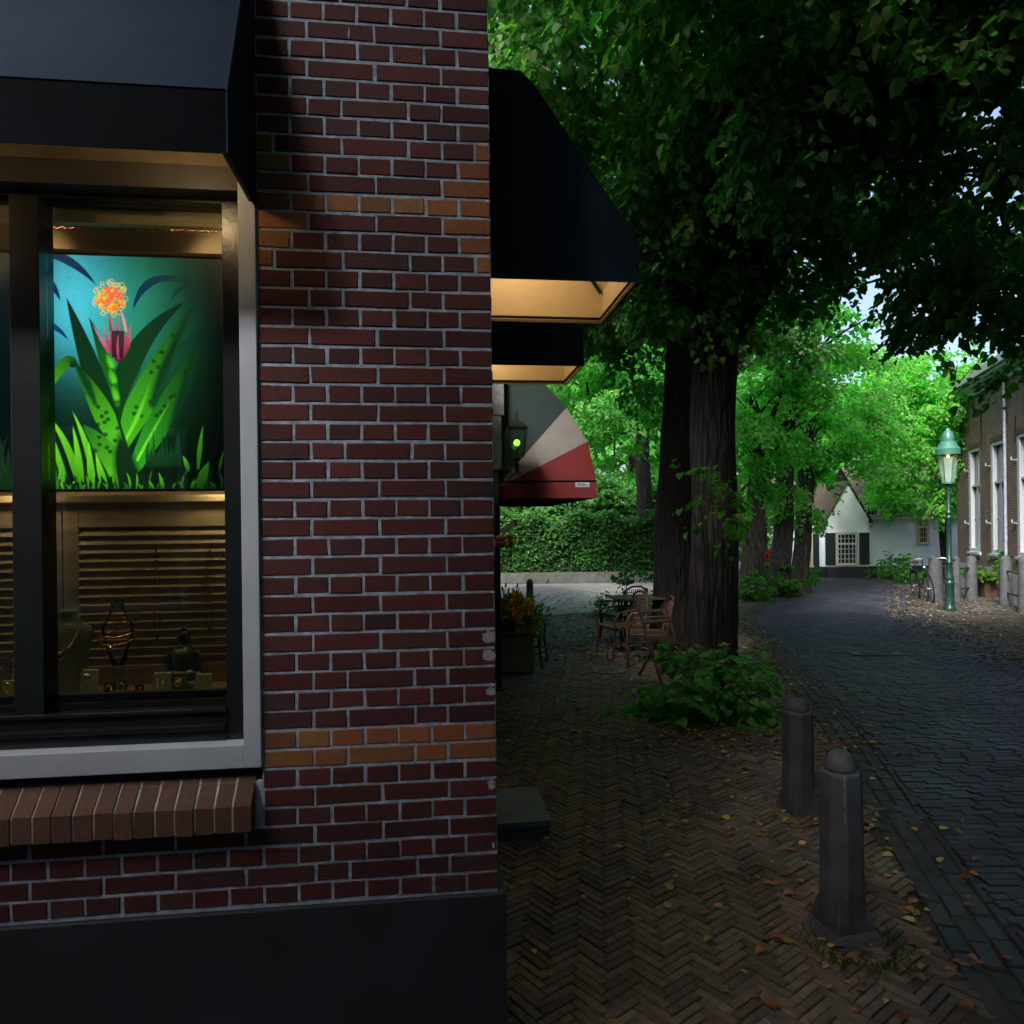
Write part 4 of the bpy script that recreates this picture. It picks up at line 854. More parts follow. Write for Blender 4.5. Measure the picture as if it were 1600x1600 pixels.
for i, (x, y, e, lb) in enumerate(((-1.0, .17, 1.3, 'right'), (-1.55, .17, 1.2, 'middle'), (-2.4, .2, 1.0, 'left'))):
    spot('display_spotlight', f'small spotlight under the window soffit, {lb}most of three' if lb != 'middle' else 'small spotlight under the window soffit, middle one of three', Vector((x, y, 3.26)), e*11, group='spotlights in the shop window', cone=50)
for i, (x, y, e, lb) in enumerate(((-1.0, .32, .38, 'behind the right end of the poster'), (-1.7, .32, .38, 'behind the left end of the poster'))):
    spot('shelf_spotlight', 'low spotlight '+lb, Vector((x, y, zs1+.12)), e, group='spotlights behind the poster')

# front awning ---------------------------------------------------
def awning(name, label, sec, x0, x1, axis, parent_frame, valance, inner='cream', grp='dark blue canvas awnings', endL=True, endR=True):
    """sec: closed section as (proj, z) from wall top, going out and down; extruded along axis ('x' front wall, 'y' side wall)"""
    rt = fempty(name, SF, label, 'awning', grp); th_ = .006
    def pt(a, pr, z): return (a, -pr, z) if axis == 'x' else (pr, a, z)
    def sheet(seq, off, mat_, nm):
        mb = MB()
        vs = [pt(a, p_, z) for p_, z in seq for a in (x0+off, x1-off)]; mb.add(vs, [(2*i, 2*i+1, 2*i+3, 2*i+2) for i in range(len(seq)-1)]); o = mb.build(nm, mat_, rt)
        s_ = o.modifiers.new('t', 'SOLIDIFY'); s_.thickness = th_*.5; s_.offset = 0; return o
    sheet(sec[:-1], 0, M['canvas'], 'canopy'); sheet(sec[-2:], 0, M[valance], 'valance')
    ins = [(max(.003, p_-.007), z-.006) for p_, z in sec[:-1]]+[(sec[-1][0]-.007, sec[-1][1]+.002)]
    sheet(ins, .008, M[inner], 'lining')
    for a, s_ in ((x0, 1), (x1, -1)):
        for off, mt in ((0, 'canvas'), (.007*s_, inner)):
            mb = MB(); pl = [(p_, z) for p_, z in sec]+[(.002, sec[-1][1]-(0.0 if axis == 'y' else 0))]
            vs = [pt(a+off, max(.001, p_-(0.008 if off else 0)), z) for p_, z in pl]; mb.add(vs, [tuple(range(len(vs)))]); o = mb.build('side_panel', M[mt], rt)
    mb = MB()
    for a in (x0, x1): mb.tube([pt(a, p_+.002, z+.001) for p_, z in sec[:-1]]+[pt(a, sec[-1][0]+.001, sec[-1][1])], .0045, 5)
    mb.tube([pt(x0, sec[-2][0]+.001, sec[-2][1]), pt(x1, sec[-2][0]+.001, sec[-2][1])], .004, 5); mb.build('piping', M['canvas'], rt)
    for a in (x0+.03, x1-.03): MB().tube([pt(a, max(.01, p_-.02), z-.02) for p_, z in sec[:-1]], .009, 6).build('hoop', M['iron'], rt)
    mb = MB(); q = sec[-1]
    for a in (x0+.02, x1-.02): mb.tube([pt(a, .01, q[1]+.02), pt(a, q[0]-.02, q[1]+.02)], .007, 6)
    mb.tube([pt(x0+.02, q[0]-.02, q[1]+.02), pt(x1-.02, q[0]-.02, q[1]+.02)], .007, 6); mb.build('bar', M['iron'], rt)
    return rt
xw, zw = S(402, 322); pr = .335
zb_ = S(365, 240, -pr)[1]; zv = S(365, 141, -pr)[1]
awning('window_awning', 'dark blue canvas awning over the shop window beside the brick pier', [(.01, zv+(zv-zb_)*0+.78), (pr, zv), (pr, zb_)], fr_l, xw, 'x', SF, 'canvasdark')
# side awnings
ya = SF.loc(P(992, 442, 3.09)).y; s1 = [S(x, y, ya) for x, y in ((812, 112), (836, 138), (997, 380), (997, 441))]
yb = SF.loc(P(942, 507, 3.72)).y
sec1 = [(.0, s1[0][1]+.003)]+[(x, z) for x, z in s1]
awning('side_awning', 'large dark blue awning with a cream lit lining just round the shop corner', sec1, ya, yb, 'y', SF, 'canvas')
yc = SF.loc(P(905, 572, 4.67)).y; yd = SF.loc(P(883, 600, 5.28)).y; s2 = [S(x, y, yc) for x, y in ((890, 495), (909, 520), (912, 572))]
awning('side_awning', 'second dark blue awning with cream lit lining, farther along the side wall', [(.0, s2[0][1]+.45), (.3, s2[0][1]+.44), (s2[0][0], s2[0][1])]+[(x, z) for x, z in s2[1:]], yc, yd, 'y', SF, 'canvas')
zz1 = s1[-1][1]
for xx_, e, lb in ((-.975, .65, 'small lamp under the front awning above the poster'), (-2.0, 1.0, 'small lamp under the front awning beyond the left edge of the picture')):
    spot('awning_lamp', lb, Vector((xx_, -.27, zb_+.13)), e, col=(1, .72, .40), group='lamps under the front awning')
for yy_, zz_, e, lb in (((ya+yb)/2, zz1+.50, 3.2, 'shop lamp inside the large side awning'), ((yc+yd)/2, s2[-1][1]+.35, 2.6, 'shop lamp inside the second side awning')):
    spot('awning_lamp', lb, Vector((.16, yy_, zz_)), e, col=(1, .76, .42), group='lamps under the side awnings')
# door step
a = G(862, 1312); stp = SF.loc(a); b = SF.loc(P(840, 1232, 4.73))
mb = MB(); mb.box(.026, stp.x-.01, stp.y+.015, b.y-.01, -.02, .075); o = mb.build('step', M['stone'], None); o.parent = None
rt = fempty('door_step', SF, 'grey-blue stone slab step at the side door of the shop', 'step'); o.parent = rt; o.name = 'riser'
mb = MB(); mb.box(.026, stp.x, stp.y, b.y, .075, .115); mb.build('tread', M['slab'], rt, bevel=.006)

# unseen house added behind the viewpoint to keep sky and sun off the near side
opp = empty('shading_house', (-2, -3.6, 0), 0, 'plain unseen house added behind the viewpoint to shade the shop front', 'house')
mb = MB(); mb.box(-12, 14, -6, 0, 0, 7.8); mb.build('wall', M['stone'], opp)
mb = MB(); mb.prism([(-6.4, 7.8), (.4, 7.8), (-3, 10.6)], (-12.2, 0, 0), (0, 1, 0), (0, 0, 1), (26.4, 0, 0)); mb.build('roof', M['slate'], opp)
for i in range(5):
    for z in (1.0, 4.4): wi = MB().box(-8+i*3.2, -6.7+i*3.2, .002, .04, z, z+2.0).build('window', M['white_paint'], opp); MB().box(-7.9+i*3.2, -6.8+i*3.2, .041, .05, z+.1, z+1.9).build('pane', M['pane'], wi)
# ============================================================ CAFE BEYOND THE SHOP
KF = Frame((P(780, 825, 8.6).x, 8.6), SF.ang)
cafe = fempty('cafe_building', KF, 'grey cafe house wall beyond the shop, carrying the striped canopy', 'cafe')
mb = MB(); mb.box(-3.6, 0, 0, 8, 0, 5.6); mb.build('wall', M['stone'], cafe)
mb = MB(); zz = KF.pix(790, 650)[1]; mb.box(-.3, .075, -.04, .2, zz, 4.6); mb.box(-.3, .04, -.03, .15, KF.pix(786, 735)[1], zz); mb.build('pilaster', M['stone_light'], cafe, bevel=.01)
mb = MB(); mb.prism([(-3.8, 5.6), (.25, 5.6), (-1.7, 7.0)], (0, -.1, 0), (1, 0, 0), (0, 0, 1), (0, 8.2, 0)); mb.build('roof', M['slate'], cafe)
# striped half-round canopy: fan end of three colours
hub = KF.pix(772, 765, .1); ycn = .1; rim = [KF.pix(x, y, ycn) for x, y in ((795, 575), (850, 600), (885, 637), (918, 690), (931, 751))]; zhem = KF.pix(931, 778, ycn)[1]
rt = fempty('striped_canopy', KF, 'large round cafe canopy in dark green, grey and red segments with a small white label', 'canopy')
Lc = 3.4
def fan(i0, i1, mt):
    mb = MB()
    pts = [hub]+rim[i0:i1+1]; mb.add([(x, ycn, z) for x, z in pts], [tuple(range(len(pts)))])
    for i in range(i0, i1): mb.add([(rim[i][0], ycn, rim[i][1]), (rim[i+1][0], ycn, rim[i+1][1]), (rim[i+1][0], ycn+Lc, rim[i+1][1]), (rim[i][0], ycn+Lc, rim[i][1])], [(0, 1, 2, 3)])
    mb.add([(x, ycn+Lc, z) for x, z in pts], [tuple(range(len(pts)))])
    o = mb.build('canopy_segment', M[mt], rt); s_ = o.modifiers.new('t', 'SOLIDIFY'); s_.thickness = .006
fan(0, 2, 'green_canvas'); fan(2, 3, 'grey_canvas'); fan(3, 4, 'red_canvas')
mb = MB(); xe = rim[-1][0]; ze = rim[-1][1]; hx = hub[0]
mb.add([(hx, ycn, hub[1]), (xe, ycn, ze), (xe+.01, ycn, zhem), (hx, ycn, zhem+.0)], [(0, 1, 2, 3)]); mb.add([(xe, ycn, ze), (xe, ycn+Lc, ze), (xe+.01, ycn+Lc, zhem), (xe+.01, ycn, zhem)], [(0, 1, 2, 3)]); mb.add([(hx, ycn+Lc, ze), (xe, ycn+Lc, ze), (xe+.01, ycn+Lc, zhem), (hx, ycn+Lc, zhem+.0)], [(0, 1, 2, 3)])
o = mb.build('valance', M['red_canvas'], rt); s_ = o.modifiers.new('t', 'SOLIDIFY'); s_.thickness = .006
mb = MB(); mb.tube([(hx, ycn-.012, ze), (xe, ycn-.012, ze+.0)], .008, 6)
for q in rim[1:]: mb.tube([(hub[0], ycn+.01, hub[1]), (q[0], ycn+.01, q[1])], .009, 6); mb.tube([(q[0]-.01, ycn, q[1]-.01), (q[0]-.01, ycn+Lc, q[1]-.01)], .009, 6)
mb.build('rib', M['iron'], rt)
la, lb_ = KF.pix(899, 754, ycn-.008), KF.pix(921, 761, ycn-.008); mb = MB(); mb.box(la[0], lb_[0], ycn-.014, ycn-.010, lb_[1], la[1]); mb.build('label_patch', M['white_paint'], rt)
mb = MB()
for i in range(3): mb.box(la[0]+.015, lb_[0]-.02-.03*(i == 2), ycn-.0155, ycn-.0142, lb_[1]+.012+i*.014, lb_[1]+.018+i*.014)
mb.build('label_lines', M['tray'], rt)
# bracket lantern
c = KF.pix(808, 735, -.35); rt = fempty('wall_lantern', KF, 'black wrought-iron wall lantern with a glowing green bulb below the dark awning', 'lantern')
yl = -.35; cx_, cz_ = c; s_ = 8.25/F; mb = MB()
mb.tube([(-.02, yl+.3, cz_+.02), (0, yl, cz_+.02), (cx_+.02, yl, cz_+.02)], .009, 6)
for (ox, r_) in ((.09, .05), (.2, .04)):
    mb.tube([(ox+math.cos(a)*r_*(1-a/12), yl, cz_-.055+math.sin(a)*r_*(1-a/12)) for a in np.linspace(0, 9, 24)], .006, 5)
mb.tube([(-.02, yl, cz_-.15), (.08, yl, cz_-.12), (cx_, yl, cz_)], .008, 6); mb.lathe([(.012, 0), (.022, .03), (.03, .08), (.018, .12), (.045, .15), (.05, .165), (.03, .17)], (cx_, yl, cz_-.02), 12); mb.build('bracket', M['iron'], rt, smooth=True)
mb = MB(); w0, w1, hL = .075, .115, .34; zL = cz_+.155
for a, b2 in ((-1, -1), (1, -1), (1, 1), (-1, 1)): mb.tube([(cx_+a*w0, yl+b2*w0, zL), (cx_+a*w1, yl+b2*w1, zL+hL)], .006, 5)
mb.box(cx_-w1, cx_+w1, yl-w1, yl+w1, zL+hL, zL+hL+.015); mb.add([(cx_-w1, yl-w1, zL+hL+.015), (cx_+w1, yl-w1, zL+hL+.015), (cx_+w1, yl+w1, zL+hL+.015), (cx_-w1, yl+w1, zL+hL+.015), (cx_, yl, zL+hL+.12)], [(0, 1, 4), (1, 2, 4), (2, 3, 4), (3, 0, 4), (0, 3, 2, 1)]); mb.tube([(cx_, yl, zL+hL+.12), (cx_, yl, zL+hL+.2)], .008, 6); mb.tube([(cx_, yl, zL), (cx_, yl, zL+.14)], .006, 6); mb.build('cage', M['iron'], rt)
mb = MB()
for a, b2 in (((-1, -1), (1, -1)), ((1, -1), (1, 1)), ((1, 1), (-1, 1)), ((-1, 1), (-1, -1))):
    mb.add([(cx_+a[0]*w0, yl+a[1]*w0, zL), (cx_+b2[0]*w0, yl+b2[1]*w0, zL), (cx_+b2[0]*w1, yl+b2[1]*w1, zL+hL), (cx_+a[0]*w1, yl+a[1]*w1, zL+hL)], [(0, 1, 2, 3)])
mb.build('glass', glassmat('lantern_glass', (.75, .85, .7)), rt)
MB().sphere((cx_, yl, zL+.17), .038).build('bulb', mat('green_bulb', (.2, .9, .1), .5, bump=0, emis=(.22, .95, .06), es=1.6), rt, smooth='all')
# thin dark post under the canopy
q = P(779, 925, 8.0); mb = MB(); mb.tube([(0, 0, 0), (0, 0, P(779, 790, 8).z)], .026, 10); mb.lathe([(.05, 0), (.05, .03), (.03, .05)], n=12); o = mb.build('canopy_post', M['iron'], smooth=True); o.location = (q.x, q.y, 0); tag(o, 'slim black iron post under the striped canopy', 'post')

# planter with orange flowers --------------------------------------
pc = G(800, 1052); rt = empty('flower_planter', (pc.x, pc.y, 0), SF.ang, 'weathered wooden planter full of orange and yellow flowers beside a rattan chair', 'planter')
mb = MB(); zt_ = .52; s_ = pc.y/F
for i in range(4): mb.box(-.45, .26, -.16, -.14, .05+i*.118, .05+i*.118+.112); mb.box(-.45, .26, .14, .16, .05+i*.118, .05+i*.118+.112)
mb.box(-.45, -.43, -.14, .14, .05, zt_); mb.box(.24, .26, -.14, .14, .05, zt_); mb.box(-.47, .29, -.19, -.13, zt_, zt_+.03); mb.box(-.47, .29, .13, .19, zt_, zt_+.03); mb.box(.23, .29, -.13, .13, zt_, zt_+.03)
for a in (-.44, .22):
    for b2 in (-.15, .12): mb.box(a, a+.04, b2, b2+.03, 0, .055)
mb.build('box', M['weathered'], rt, bevel=.003); mb = MB(); mb.box(-.43, .24, -.14, .14, .4, zt_-.02); mb.build('soil', M['sand'], rt)
n = 3600; A = rng.normal(0, 1, (n, 3))*np.array([.17, .10, .12])+np.array([0, 0, zt_+.17]); A[:, 2] = np.maximum(A[:, 2], zt_-.04)
D = nrm(A-np.array([0, 0, zt_-.15])+rng.normal(0, .15, (n, 3))); leaves('foliage', A, D, rng.normal(0, 1, (n, 3)), rng.uniform(.04, .09, n), lcol(n, (.085, .15, .04)), M['leaf'], rt, asp=.34, fold=.03)
heads = []
for _ in range(95):
    a = nrm(rng.normal(0, 1, 3)+np.array([.2, -.9, .5]))*rng.uniform(.8, 1.15)*np.array([.27, .16, .27]); heads.append(a+np.array([0, -.02, zt_+.18]))
hp, hd, hc = [], [], []
for a in heads:
    ax_ = nrm(rng.normal(0, .5, 3)+np.array([0, -.2, 1])); col_ = np.array([(.95, .50, .02), (.95, .62, .04), (.9, .38, .01), (.95, .72, .10)][rng.integers(0, 4)])
    for q in range(12): hp.append(a); hd.append(nrm(ax_*.9+rng.normal(0, .6, 3))); hc.append(col_*rng.uniform(.8, 1.1))
hp, hd, hc = map(np.array, (hp, hd, hc)); leaves('flowers', hp, hd, rng.normal(0, 1, hp.shape), rng.uniform(.045, .075, len(hp)), hc, M['petal'], rt, asp=.55, fold=.1)
mb = MB()
for a in heads: mb.tube([(a[0]*.5, a[1]*.5, zt_-.05), tuple(a)], .003, 4)
mb.build('stem', mat('stemgreen', (.05, .1, .02), .7, bump=0), rt)

# rattan chairs -------------------------------------------------------
def chair(label, loc, rz, mt='rattan', tilt=0, group='rattan terrace chairs'):
    rt = empty('rattan_chair', loc, rz, label, 'chair', group); rt.rotation_euler = (tilt, 0, rz); w_, d_ = .24, .23
    mb = MB(); mb.tube([(-w_, -d_, .42), (w_, -d_, .42), (w_, d_, .42), (-w_, d_, .42), (-w_, -d_, .42)], .016, 8)
    for i in range(13): mb.bar((-w_+.02, -d_+.02+i*.035, .425), (w_-.02, -d_+.02+i*.035, .425), .028, .008)
    mb.build('seat', M[mt], rt, smooth=True)
    for sx in (-1, 1):
        MB().tube([(sx*w_, -d_, .42), (sx*(w_+.01), -d_-.03, .2), (sx*(w_+.02), -d_-.05, 0)], .017, 8).build('leg', M[mt], rt, smooth=True)
        MB().tube([(sx*w_, d_, .42), (sx*(w_+.01), d_+.04, .2), (sx*(w_+.02), d_+.09, 0)], .017, 8).build('leg', M[mt], rt, smooth=True)
        MB().tube([(sx*(w_+.01), -d_-.02, .30), (sx*(w_+.035), -d_-.03, .52), (sx*(w_+.045), -d_+.04, .64), (sx*(w_+.045), 0, .665), (sx*(w_+.03), d_-.02, .67), (sx*(w_), d_+.05, .66)], .016, 8).build('armrest', M[mt], rt, smooth=True)
    mb = MB(); arc = [(-w_, d_, .42), (-w_-.005, d_+.05, .66), (-w_*.85, d_+.09, .84), (-w_*.4, d_+.11, .90), (w_*.4, d_+.11, .90), (w_*.85, d_+.09, .84), (w_+.005, d_+.05, .66), (w_, d_, .42)]
    mb.tube(arc, .017, 8); mb.tube([(-w_, d_+.02, .52), (w_, d_+.02, .52)], .012, 6)
    for i in range(11): x = -w_*.85+i*w_*.17; mb.tube([(x, d_+.02, .52), (x, d_+.10, .86-.05*abs(x/w_)**2)], .006, 5)
    for i in range(6): z = .56+i*.05; mb.tube([(-w_*.95, d_+.03+i*.012, z), (w_*.95, d_+.03+i*.012, z)], .005, 5)
    mb.build('backrest', M[mt], rt, smooth=True)
    mb = MB(); mb.tube([(-w_-.012, -d_-.03, .2), (w_+.012, -d_-.03, .2), ], .011, 6); mb.tube([(-w_-.012, d_+.04, .2), (w_+.012, d_+.04, .2)], .011, 6); mb.tube([(-w_-.012, -d_-.03, .2), (-w_-.012, d_+.04, .2)], .011, 6); mb.tube([(w_+.012, -d_-.03, .2), (w_+.012, d_+.04, .2)], .011, 6); mb.build('stretcher', M[mt], rt, smooth=True)
    return rt
g_ = G(838, 1042); chair('reddish rattan armchair standing right behind the flower planter', (g_.x-.16, g_.y+.15, 0), R(80))
g_ = G(1000, 1040); chair('orange-brown rattan armchair in front of the folded table by the dark trunk', (g_.x+.12, g_.y+.1, 0), R(-96))
g_ = G(972, 1030); chair('reddish rattan armchair turned side-on beside the round manhole cover', (g_.x+.05, g_.y+.35, 0), R(-70))
g_ = G(985, 1002); chair('dark rattan armchair pushed in behind the cafe table', (g_.x-.1, g_.y+.1, 0), R(-150), 'rattan_dark')
g_ = G(1015, 1012); rt = empty('cafe_table', (g_.x-.12, g_.y, 0), R(8), 'dark slatted cafe table leaning chairs against the double trunk', 'table')
mb = MB()
for i in range(7): mb.box(-.48, .55, -.32+i*.092, -.32+i*.092+.08, .76, .785)
mb.build('tabletop', M['rattan_dark'], rt, bevel=.002)
for sx in (-1, 1):
    MB().bar((sx*.4, -.28, 0), (sx*.3, .2, .76), .03, .02).build('leg', M['iron'], rt); MB().bar((sx*.4, .28, 0), (sx*.3, -.2, .76), .03, .02).build('leg', M['iron'], rt)
g_ = G(1060, 1062); rt = empty('folding_chair', (g_.x-.17, g_.y+.1, 0), R(25), 'dark wooden folding chair leaning against the nearest lime trunk', 'chair')
for sx in (-1, 1): MB().bar((sx*.2, -.25, 0), (sx*.2, .22, .88), .03, .02).build('leg', M['rattan_dark'], rt); MB().bar((sx*.17, .25, 0), (sx*.17, -.14, .5), .03, .02).build('leg', M['rattan_dark'], rt)
mb = MB()
for i in range(5): mb.bar((-.19, -.15+i*.07, .44+i*.012), (.19, -.15+i*.07, .44+i*.012), .05, .015)
mb.build('seat', M['rattan_dark'], rt); mb = MB()
for z in (.68, .8): mb.bar((-.2, -.25+z*.534, z), (.2, -.25+z*.534, z), .06, .015, up=(0, -.5, 1))
mb.build('backrest', M['rattan_dark'], rt)
# cast iron cover in the pavement by the chairs, manhole and drain
def cover(name, label, p, rx_, ry_, mt, z=.008, round_=True):
    mb = MB(); n = 28
    vs = [(math.cos(2*math.pi*k2/n)*rx_, math.sin(2*math.pi*k2/n)*ry_, 0) for k2 in range(n)] if round_ else [(-rx_, -ry_, 0), (rx_, -ry_, 0), (rx_, ry_, 0), (-rx_, ry_, 0)]
    mb.prism([(a, b2) for a, b2, _ in vs], (0, 0, z), (1, 0, 0), (0, 1, 0), (0, 0, .012))
    for i in range(-3, 4): mb.box(-rx_*.6, rx_*.6, i*ry_*.18, i*ry_*.18+ry_*.07, z+.012, z+.016)
    o = mb.build(name, M[mt], None); o.location = (p.x, p.y, 0); tag(o, label, 'cover'); return o
cover('manhole_cover', 'round pale metal cover in the pavement in front of the rattan chair', G(950, 1049), .22, .2, 'stone_light', .004)
cover('manhole_cover', 'dark rectangular cover in the middle of the road', G(1370, 1027), .35, .12, 'stone', .046, False).rotation_euler = (0, 0, -.05)
cover('drain_cover', 'dark drain grate in the gutter beyond the nearest bollard', G(1395, 1272), .15, .11, 'iron', -.012, False).rotation_euler = (0, 0, .25)

# ============================================================ BOLLARDS
def bollard(label, g_, h_, w_, plinth=True, rz=0):
    rt = empty('stone_bollard', g_, rz, label, 'bollard', 'stone bollards along the gutter')
    mb = MB(); n = 8
    def ring(r, z, sq=0):
        out = []
        for k2 in range(n):
            a = 2*math.pi*(k2+.5)/n; out.append((r*math.cos(a), r*math.sin(a), z))
        return out
    lev = [(w_*.56, 0), (w_*.555, h_*.08), (w_*.545, h_*.14), (w_*.53, h_*.3), (w_*.515, h_*.6), (w_*.50, h_*.868), (w_*.485, h_*.885), (w_*.45, h_*.893)]
    vs = [q for r, z in lev for q in ring(r, z)]; m = len(lev)
    mb.add(vs, [(i*n+k2, i*n+(k2+1) % n, (i+1)*n+(k2+1) % n, (i+1)*n+k2) for i in range(m-1) for k2 in range(n)]+[tuple((m-1)*n+k2 for k2 in range(n))])
    # square foot growing out of the octagon
    q = w_*.52; mb.add([(-q, -q, 0), (q, -q, 0), (q, q, 0), (-q, q, 0), (-q*.97, -q*.97, h_*.10), (q*.97, -q*.97, h_*.10), (q*.97, q*.97, h_*.10), (-q*.97, q*.97, h_*.10), (-q*.6, -q*.6, h_*.24), (q*.6, -q*.6, h_*.24), (q*.6, q*.6, h_*.24), (-q*.6, q*.6, h_*.24)],
           [(0, 1, 5, 4), (1, 2, 6, 5), (2, 3, 7, 6), (3, 0, 4, 7), (4, 5, 9, 8), (5, 6, 10, 9), (6, 7, 11, 10), (7, 4, 8, 11)])
    mb.build('shaft', M['stone'], rt, bevel=.006)
    mb = MB(); r0 = w_*.36; mb.lathe([(r0*1.02, h_*.885), (r0*1.0, h_*.91), (r0*.93, h_*.945), (r0*.75, h_*.975), (r0*.45, h_*.995), (.003, h_)], n=24); mb.build('dome', M['stone'], rt, smooth='all')
    if plinth:
        mb = MB(); q = w_*.68; mb.add([(-q, -q, 0), (q, -q, 0), (q, q, 0), (-q, q, 0), (-q*.78, -q*.78, h_*.055), (q*.78, -q*.78, h_*.055), (q*.78, q*.78, h_*.055), (-q*.78, q*.78, h_*.055)], [(0, 1, 5, 4), (1, 2, 6, 5), (2, 3, 7, 6), (3, 0, 4, 7), (4, 5, 6, 7)]); mb.build('foot', M['stone'], rt, bevel=.004)
    return rt
g1 = G(1333, 1478); b1 = bollard('nearest dark stone bollard with a domed top and white drips', g1+Vector((0, .1, 0)), .83, .184, True, R(14))
mb = MB()
for x, z0_, z1_, w1 in ((-.052, .69, .74, .0018), (-.0525, .61, .67, .0014), (-.051, .53, .585, .0016), (-.050, .2, .225, .0015)): mb.bar((x, -.0905, z0_), (x+.001, -.086, z1_), w1, .001)
mb.bar((.02, -.058, .748), (.02, -.054, .772), .004, .002); mb.bar((.03, -.054, .748), (.03, -.05, .768), .004, .002); mb.build('drips', M['white_paint'], b1)
g2 = G(1256, 1276); bollard('second dark stone bollard, behind the nearest one and beside the gutter', g2+Vector((0, .08, 0)), .735, .19, False, R(14))
g_ = G(828, 948); o = MB().lathe([(.09, 0), (.085, .55), (.08, .56), (.08, .6), (.05, .64), (.002, .66)], n=12).build('dark_bollard', M['iron'], smooth=True); o.location = g_; tag(o, 'short black bollard at the edge of the bright square behind the flowers', 'bollard')
for px, py, h_, lb in ((1232, 920, .55, 'shorter-looking red and white striped post, left of the pair'), (1242.5, 925, .60, 'red and white striped post at the trunk foot, right of the pair')):
    g_ = G(px, py); rt = empty('striped_post', g_, 0, lb, 'post', 'red and white posts')
    for i in range(5): MB().tube([(0, 0, i*h_/5), (0, 0, (i+1)*h_/5)], .032, 10).build('band', M['red_plastic' if i in (0, 1, 3) or (i == 4) else 'white_paint'], rt)

# ============================================================ STREET LANTERNS
def lantern(name, label, g_, H, head=True):
    rt = empty(name, g_, 0, label, 'street lamp', 'green cast-iron lamp posts'); s_ = H/3.65
    pr_ = [(.115, 0), (.12, .06), (.10, .10), (.085, .13), (.085, .55), (.095, .57), (.095, .60), (.075, .64), (.085, .68), (.085, .71), (.06, .78), (.058, 1.0), (.07, 1.02), (.05, 1.05), (.047, 1.9), (.06, 1.92), (.068, 1.95), (.05, 1.98), (.05, 2.02), (.07, 2.05), (.045, 2.10), (.035, 2.5), (.03, 2.65)]
    MB().lathe([(r*s_, z*s_) for r, z in pr_], n=18).build('post', M['green_iron'], rt, smooth=True)
    if not head: return rt
    zb = 2.65*s_; zc = zb+.62*s_; w0, w1 = .105*s_, .185*s_; n = 6
    mb = MB(); mb.lathe([(.03*s_, zb-.02), (w0*1.1, zb), (w0*1.1, zb+.025), (.03, zb+.026)], n=6)
    for k2 in range(n):
        a = 2*math.pi*(k2+.5)/n; mb.tube([(w0*math.cos(a), w0*math.sin(a), zb+.02), (w1*math.cos(a), w1*math.sin(a), zc)], .009, 5)
    mb.tube([(0, 0, zb), (0, 0, zc)], .008, 6); mb.build('cage', M['green_iron_pale'], rt)
    mb = MB(); mb.lathe([(w0*.97, zb+.03), (w1*.97, zc)], n=6); o = mb.build('glass', M['lglass'], rt)
    mb = MB(); mb.lathe([(w1*1.22, zc-.02), (w1*1.24, zc+.10*s_), (w1*1.15, zc+.12*s_), (w1*.95, zc+.18*s_), (w1*.72, zc+.25*s_), (w1*.66, zc+.26*s_), (w1*.68, zc+.30*s_), (w1*.62, zc+.38*s_), (w1*.46, zc+.45*s_), (w1*.26, zc+.49*s_), (w1*.24, zc+.53*s_), (w1*.1, zc+.535*s_)], n=20); mb.build('hood', M['green_iron_pale'], rt, smooth=True)
    MB().sphere((0, 0, zc-.05*s_), .028).build('bulb', mat('warm_bulb', (1, .7, .3), .5, bump=0, emis=(1, .50, .10), es=7), rt, smooth='all'); return rt
lgm = bpy.data.materials.new('lantern_milk'); lgm.use_nodes = True; bb = lgm.node_tree.nodes['Principled BSDF']; bb.inputs['Base Color'].default_value = (.40, .52, .46, 1); bb.inputs['Roughness'].default_value = .25; bb.inputs['Alpha'].default_value = .45; M['lglass'] = lgm
g_ = G(1484, 955); Hl = P(1482, 669, g_.y).z; lantern('street_lantern', 'tall green lantern with a glowing orange bulb in front of the brown brick house', g_, Hl/ (2.65+.62+.535)*3.65)
g_ = G(1197, 922); lp = lantern('street_lantern', 'green lamp post among the limes with a hanging flower basket, its head lost in leaves', g_, 3.6)
mb = MB(); mb.box(-.28, -.06, -.03, .0, 1.45, 1.95); o = mb.build('street_board', M['green_iron_pale'], None, bevel=.005); o.location = g_; tag(o, 'pale blue-green board fixed to the lamp post among the limes', 'board')
rt = empty('hanging_basket', g_+Vector((.17, -.02, .95)), 0, 'round hanging basket of red flowers on the farther lamp post', 'flower basket'); MB().sphere((0, 0, 0), .14, (1, 1, .7)).build('basket', M['weathered'], rt, smooth='all')
n = 260; dd = nrm(rng.normal(0, 1, (n, 3))+np.array([0, 0, .3])); leaves('flowers', dd*np.array([.17, .17, .16]), dd, rng.normal(0, 1, (n, 3)), np.full(n, .07), np.tile([.75, .07, .02], (n, 1))*rng.uniform(.6, 1.1, (n, 1)), M['petal'], rt, asp=.9)
# dark signboard on thin post near the cottage
g_ = G(1400, 900); rt = empty('sign_post', g_, 0, 'dark board on a thin post in front of the white cottage', 'sign'); MB().tube([(0, 0, 0), (0, 0, P(1400, 825, g_.y).z)], .02, 8).build('post', M['iron'], rt)
zz = P(1400, 836, g_.y).z; mb = MB(); w_ = .19; mb.prism([(-w_, .04), (-w_+.05, 0), (w_-.05, 0), (w_, .04), (w_, .38), (w_*.5, .46), (-w_*.5, .46), (-w_, .38)], (0, -.04, zz), (1, 0, 0), (0, 0, 1), (0, .03, 0)); mb.build('board', M['iron'], rt, bevel=.004)

